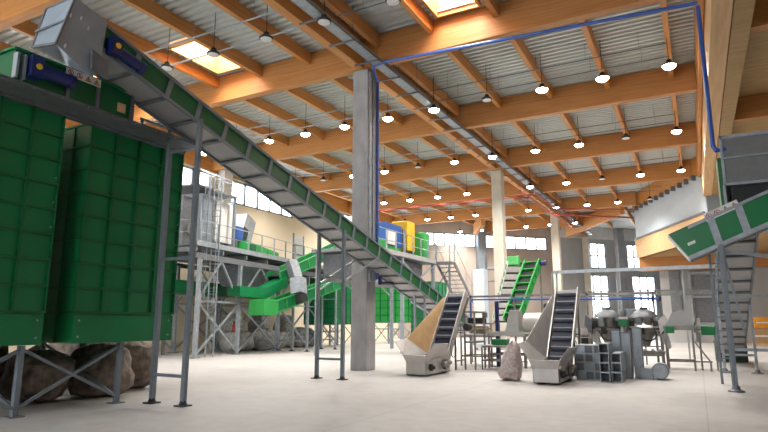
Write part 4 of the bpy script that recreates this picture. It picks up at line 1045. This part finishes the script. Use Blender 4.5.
MB().extr([(xl0-.02, YA-.01, zl0), (xl1-.02, YA-.01, zl1), (xl1+.01, YA-.01, zl1), (xl0+.01, YA-.01, zl0)], (0, YB2-YA+.05, 0)).build('end_plate', 'white', t)
MB().extr([(xl0, YA, zl0), (.5, YA, topz(.5)), (.5, YA, topz(.5)+.02), (xl0, YA, zl0+.02)], (0, YB2-YA, 0)).build('top_cover', 'dgreen', t)
ex = Vector((1, 0, sl)).normalized(); ez = Vector((-sl, 0, 1)).normalized()
sign_strip(t, Vector((.40, YA-.012, topz(.40)-.10)), ex, ez, (0, -1, 0), .80, .20)
MB().extr([(-.05, YA-.012, 3.42), (.12, YA-.012, 3.49), (.10, YA-.012, 3.56), (-.07, YA-.012, 3.49)], (0, .006, 0)).build('rating_plate', 'label', t)
legx = .64
lg = MB().box(legx-.05, legx+.05, 15.79, 15.89, .02, botz(legx)+.02).build('leg', 'paintgrey', t); MB().lathe((legx, 15.84, 0), [(.17, 0), (.17, .03), (.09, .06), (.07, .14), (0, .14)], 14).build('foot', 'galvd', lg)
lg = MB().box(legx-.04, legx+.04, 16.75, 16.83, .02, botz(legx)).build('leg', 'paintgrey', t)
MB().box(legx-.06, legx+.06, 15.8, 16.83, 3.25, 3.35).build('leg_brace', 'paintgrey', t)
MB().bar((.55, 15.85, 3.28), (3.4, 16.2, 2.75), .06, .08).build('brace', 'galv', t)
MB().bar((.66, 15.85, 3.3), (.95, 16.1, 1.3), .05, .05).build('brace', 'galv', t)
MB().bar((.62, 15.85, .95), (4, 15.85, .95), .06, .07).build('brace', 'galv', t)
MB().bar((.62, 16.79, 2.2), (4, 16.79, 2.2), .06, .07).build('brace', 'galv', t)
# lattice column next to it
t = thing('support_tower', 'slim grey steel ladder-like tower left of the right inclined conveyor', 'tower', (.55, 17.6, 0))
m = MB()
for x in (.42, .72): m.box(x-.03, x+.03, 17.57, 17.63, 0, 3.6)
z = .3
while z < 3.5: m.bar((.42, 17.6, z), (.72, 17.6, z), .04, .04); z += .35
m.build('tower_frame', 'paintgrey', t)
# grey head box
t = thing('head_box', 'large dark grey sheet metal head box under the blue pipe at right', 'chute', (2, 17, 5))
MB().extr([(.90, 16.35, 4.95), (.90, 17.5, 4.6), (.90, 17.5, 6.2), (.90, 16.35, 6.2)], (2.4, 0, 0)).build('box_body', 'panelgrey', t, bevel=.01)
MB().box(.87, 3.33, 16.31, 16.35, 5.62, 5.66).box(.87, 3.33, 16.31, 16.35, 6.14, 6.22).box(.87, 3.33, 16.31, 16.35, 4.93, 4.99).box(.86, .92, 16.31, 16.35, 4.93, 6.22).build('folded_seam', 'galv', t)
MB().box(1.0, 3.2, 16.5, 17.4, 4.45, 4.93).build('outlet', 'black', t)
MB().box(.78, .88, 16.5, 17.3, 4.2, 5.7).build('side_cover', 'dgreen', t)
MB().box(.84, .90, 16.33, 16.39, 3.6, 4.95).build('corner_post', 'galv', t)
# orange boxes on pallets at the far right
k = 0
for (x, y, z, w, h, mm, lab) in ((3.1, 45.6, .15, 2.4, .95, 'card', 'brown cardboard box row on the floor at far right edge'), (3.3, 46.0, 1.12, 2.2, .75, 'orange', 'orange plastic crate stack on brown boxes at far right'), (1.95, 46.5, .15, .9, .5, 'card', 'brown carton left of orange crates at far right')):
    t = thing('storage_crate', lab, 'box', (x, y, 0 if z < .5 else z)); MB().box(x, x+w, y, y+1.0, z, z+h).build('box_body', mm, t, bevel=.02)
    MB().box(x+.1, x+w-.1, y-.012, y, z+h*.45, z+h*.55).build('tape_strip', 'label', t)
    if z < .5: MB().box(x-.05, x+w+.05, y-.05, y+1.05, 0, .15).build('pallet', 'woodl', t)
# sign on the right
tag(MB().box(1.78, 2.15, 16.86, 16.88, 2.95, 3.20).build('notice_plate', 'red', org=(1.9, 16.9, 3)), 'small reddish notice plate behind the right inclined conveyor', 'sign')
# framed glazed door in the far right wall
t = thing('steel_door_frame', 'tall pale steel frame with dark opening in the far grey wall at right', 'door frame', (.5, 49.8, 0))
m = MB(); frame(m, -.3, 1.6, 49.6, 49.8, 0, 5.2, .14, 3.4); m.bar((-.3, 49.6, 1.4), (1.6, 49.6, 1.4), .12, .12); m.build('frame_bars', 'galv', t)
MB().box(-.1, 1.4, 49.82, 49.88, 1.5, 5.0).build('dark_panel', 'galvd', t)
tag(MB().box(-1.7, -1.0, 49.5, 49.88, 1.6, 5.4).build('steel_pilaster', 'galvd', org=(-1.4, 49.7, 1.6)), 'dark steel pilaster on the far grey wall at right', 'pier')

# ------------------------------------------------------------------ further machinery seen between the big pieces
# weighing line: uprights, chutes, boxes and bowls between the weighers and the elevator
t = thing('bowl_feeder', 'round stainless vibrating bowl on a dark frame behind the right elevator', 'machine', (-3.9, 24, 0))
MB().lathe((-3.9, 24, 1.0), [(.35, 0), (.55, .12), (.60, .30), (.56, .30), (.50, .14), (0, .08)], 22).build('bowl', 'inox', t, smooth=True)
m = MB(); frame(m, -4.3, -3.5, 23.6, 24.4, 0, 1.0, .05, .4); m.build('support_frame', 'inoxd', t)
MB().box(-4.1, -3.7, 23.8, 24.2, .5, .95).build('drive_box', 'black', t, bevel=.02)
t = thing('switch_cabinet', 'dark grey switch cabinet on legs behind the domed weighers', 'cabinet', (-2.1, 24, 0))
MB().box(-2.45, -1.75, 23.9, 24.3, .7, 2.05).build('cabinet_body', 'galvd', t, bevel=.02); MB().box(-2.4, -1.8, 23.87, 23.9, .75, 2.0).build('cabinet_door', 'paintgrey', t)
for x in (-2.42, -1.83): MB().box(x, x+.05, 23.95, 24.0, 0, .7).build('leg', 'inoxd', t)
for i, (x, y, z, lab) in enumerate(((-3.28, 21.9, 1.0, 'left of the first domed weigher'), (-1.02, 22.0, .95, 'right of the second domed weigher'))):
    t = thing('swing_chute', 'steep stainless discharge chute %s' % lab, 'chute', (x, y, 0))
    MB().extr([(x-.16, y, z), (x+.10, y, z-.3), (x+.16, y, z-.22), (x-.02, y, z+.55), (x-.20, y, z+.55)], (0, .4, 0)).build('chute_body', 'inox', t)
    MB().box(x-.03, x+.03, y+.42, y+.48, 0, z+.5).build('post', 'inoxd', t)
    MB().tube((x-.12, y-.05, z+.3), (x-.12, y-.12, z+.3), .09, 14).build('hand_wheel', 'black', t, smooth=True)
t = thing('transfer_conveyor', 'low dark roller conveyor in front of the domed weighers', 'conveyor', (-2, 20.6, 0))
MB().box(-3.0, -1.0, 20.5, 20.9, .55, .66).build('roller_bed', 'inoxd', t)
for k in range(9): MB().tube((-2.9+k*.22, 20.5, .68), (-2.9+k*.22, 20.9, .68), .04, 8).build('roller', 'inox', t, smooth=True)
for x in (-2.95, -2.0, -1.08): MB().box(x, x+.05, 20.55, 20.6, 0, .56).build('leg', 'inoxd', t)
t = thing('elevator_tail', 'dark brown steel upright frame just right of the left hopper elevator', 'frame', (-6.7, 18.2, 0))
m = MB(); frame(m, -6.95, -6.6, 18.6, 19.6, 0, 1.9, .05, .9); m.bar((-6.95, 18.6, 1.9), (-6.7, 18.4, 2.4), .05, .05).build('upright_frame', 'inoxd', t)
MB().tube((-6.8, 18.55, 1.4), (-6.8, 18.35, 1.4), .12, 14).build('motor', 'black', t, smooth=True)
t = thing('low_frame', 'low stainless stand frame on the floor right of the left hopper elevator', 'frame', (-6.2, 18.9, 0))
m = MB(); frame(m, -6.5, -5.4, 19.0, 19.7, 0, .75, .045, .3); m.build('stand_frame', 'inoxd', t)
MB().box(-6.5, -5.4, 19.0, 19.7, .75, .80).build('stand_top', 'inox', t)
MB().box(-6.2, -5.7, 19.15, 19.55, .80, 1.0).build('small_drive', 'green', t, bevel=.02)

# platform bridge between raised platform and stairs
t = thing('stair_landing', 'grey landing with railing at the head of the steel stairs', 'platform', (-12.9, 30.5, 0))
MB().box(-13.5, -12.3, 30.82, 31.6, 4.88, 5.0).build('deck', 'galvd', t)
rail(t, (-12.33, 30.85, 5.0), (-12.33, 31.6, 5.0), 1.1, 1); rail(t, (-13.15, 30.84, 5.0), (-12.33, 30.84, 5.0), 1.1, 1)
for x in (-13.4, -12.4):
    MB().box(x-.05, x+.05, 30.9, 31.0, 0, 4.88).build('leg', 'galvd', t)
MB().bar((-13.4, 30.95, 3.3), (-12.4, 30.95, 4.6), .05, .05).build('brace', 'galvd', t)
# tall pale cabinet under stairs and piping beyond
t = thing('pale_cabinet', 'pale blue upright cabinet right of the steel stairs', 'cabinet', (-11.0, 32, 0))
MB().box(-11.25, -10.55, 31.6, 32.3, .1, 4.55).build('cabinet_body', 'polycarb', t, bevel=.03); MB().box(-11.2, -10.6, 31.57, 31.6, .3, 4.3).build('cabinet_door', 'white', t)
for x in (-11.2, -10.7): MB().box(x, x+.1, 31.7, 31.8, 0, .12).build('foot', 'galvd', t)
t = thing('process_pipework', 'grey pipework and posts before the back wall, between stairs and second column', 'pipework', (-11.5, 37, 0))
m = MB()
for x in (-12.2, -11.4, -10.9): m.tube((x, 37, 0), (x, 37, 6.0 if x < -12 else 5.2), .07, 8)
m.tube((-12.6, 37, 5.0), (-10.5, 37, 5.0), .07, 8).tube((-12.6, 37, 4.2), (-10.5, 37, 4.2), .05, 8).build('pipe_frame', 'galvd', t)
# green slanted intake between long conveyor legs
t = thing('green_intake_hopper', 'green sloped intake with diagonal ribs behind the left hopper elevator', 'hopper', (-14.5, 29, 0))
g = [on_plane(x, y, 1, 29.0) for x, y in ((411, 302), (424, 301), (436, 312), (446, 324), (437, 341), (411, 343))]
for q in g: q.z = max(q.z, .05)
MB().extr(g, (0, 1.4, 0)).build('hopper_body', 'green', t)
for k in range(4):
    q0, q1 = g[0].lerp(g[5], k/4+.1), g[2].lerp(g[4], k/4+.1); MB().bar(q0-Vector((0, .03, 0)), q1-Vector((0, .03, 0)), .07, .05, (0, 1, 0)).build('rib', 'dgreen', t)
MB().bar(g[0]-Vector((0, .03, 0)), g[3]-Vector((0, .03, 0)), .08, .08).build('top_rail', 'galv', t)
# conveyor cradle posts near column
for i, (px, py) in enumerate(((425, 330), (415, 330))):
    P_ = on_plane(px, py, 0, -9.3 if i else -8.9)
    zt_ = zl(P_.y)+.05
    tt = thing('support_post', ['slim grey post under the lower part of long conveyor, right one', 'slim grey post under the lower part of long conveyor, left one'][i], 'post', (P_.x, P_.y, 0))
    MB().box(P_.x-.035, P_.x+.035, P_.y-.035, P_.y+.035, .02, zt_).build('post_tube', 'galv', tt); MB().box(P_.x-.1, P_.x+.1, P_.y-.1, P_.y+.1, 0, .02).build('foot_plate', 'galvd', tt)
# sorting machine mass on the platform behind the handrail
t = thing('air_separator', 'dark grey separator box with round fan on the platform left of the cabinet', 'machine', pp(-.2, 1.0, DZ))
pbox(MB(), .1, 1.1, .9, 2.2, DZ, DZ+1.2).build('separator_body', 'panelgrey', t, bevel=.03)
c = pp(.6, .88, DZ+.75); MB().tube(c, c-en*.05, .3, 18).build('fan_ring', 'inoxd', t, smooth=True); MB().tube(c-en*.05, c-en*.07, .12, 12).build('fan_hub', 'bluem', t, smooth=True)
pbox(MB(), .15, 1.0, 1.0, 2.0, DZ+1.2, DZ+2.3).build('upper_body', 'galvd', t, bevel=.03)
t = thing('filter_unit', 'small blue and grey filter unit between white housing and tilted hopper', 'machine', pp(4.7, .8, DZ))
pbox(MB(), 4.3, 4.95, .9, 1.6, DZ+.8, DZ+1.5).build('filter_body', 'bluem', t, bevel=.02); pbox(MB(), 4.35, 4.5, .95, 1.1, DZ, DZ+.8).build('leg', 'galvd', t); pbox(MB(), 4.75, 4.9, .95, 1.1, DZ, DZ+.8).build('leg', 'galvd', t)
# screw conveyor and dark machinery below platform
t = thing('cross_belt', 'dark green belt housing running under the sorting platform behind the legs', 'conveyor', pp(3, 2.6, 0))
m = MB(); m.extr([pp(-2.5, 2.6, 2.9), pp(6.2, 2.6, 2.9), pp(6.2, 2.6, 3.6), pp(-2.5, 2.6, 3.6)], en*.9); m.build('belt_housing', 'green', t)
m = MB(); m.extr([pp(-2.5, 2.55, 2.85), pp(6.2, 2.55, 2.85), pp(6.2, 2.55, 2.93), pp(-2.5, 2.55, 2.93)], en*.05); m.build('edge_rail', 'galvd', t)
for s_ in (-2.2, 1.8, 5.8): a = pp(s_, 3.0, 0); MB().box(a.x-.06, a.x+.06, a.y-.06, a.y+.06, 0, 2.9).build('leg', 'galvd', t)

# ------------------------------------------------------------------ world, camera, colour
w = bpy.data.worlds.new('overcast'); bpy.context.scene.world = w; w.use_nodes = True
bg = w.node_tree.nodes['Background']; bg.inputs[0].default_value = (.90, .95, 1., 1); bg.inputs[1].default_value = 6.0
cam = bpy.data.cameras.new('camera'); co = bpy.data.objects.new('camera', cam); col.objects.link(co)
cam.sensor_width = 36; cam.lens = FPX/768*36; cam.clip_end = 300
co.matrix_world = Matrix(((CR.x, CU.x, -CF.x, CC.x), (CR.y, CU.y, -CF.y, CC.y), (CR.z, CU.z, -CF.z, CC.z), (0, 0, 0, 1)))
s = bpy.context.scene; s.camera = co
s.view_settings.view_transform = 'Standard'; s.view_settings.look = 'None'; s.view_settings.gamma = 1; s.view_settings.use_curve_mapping = False
s.view_settings.exposure = 0.5
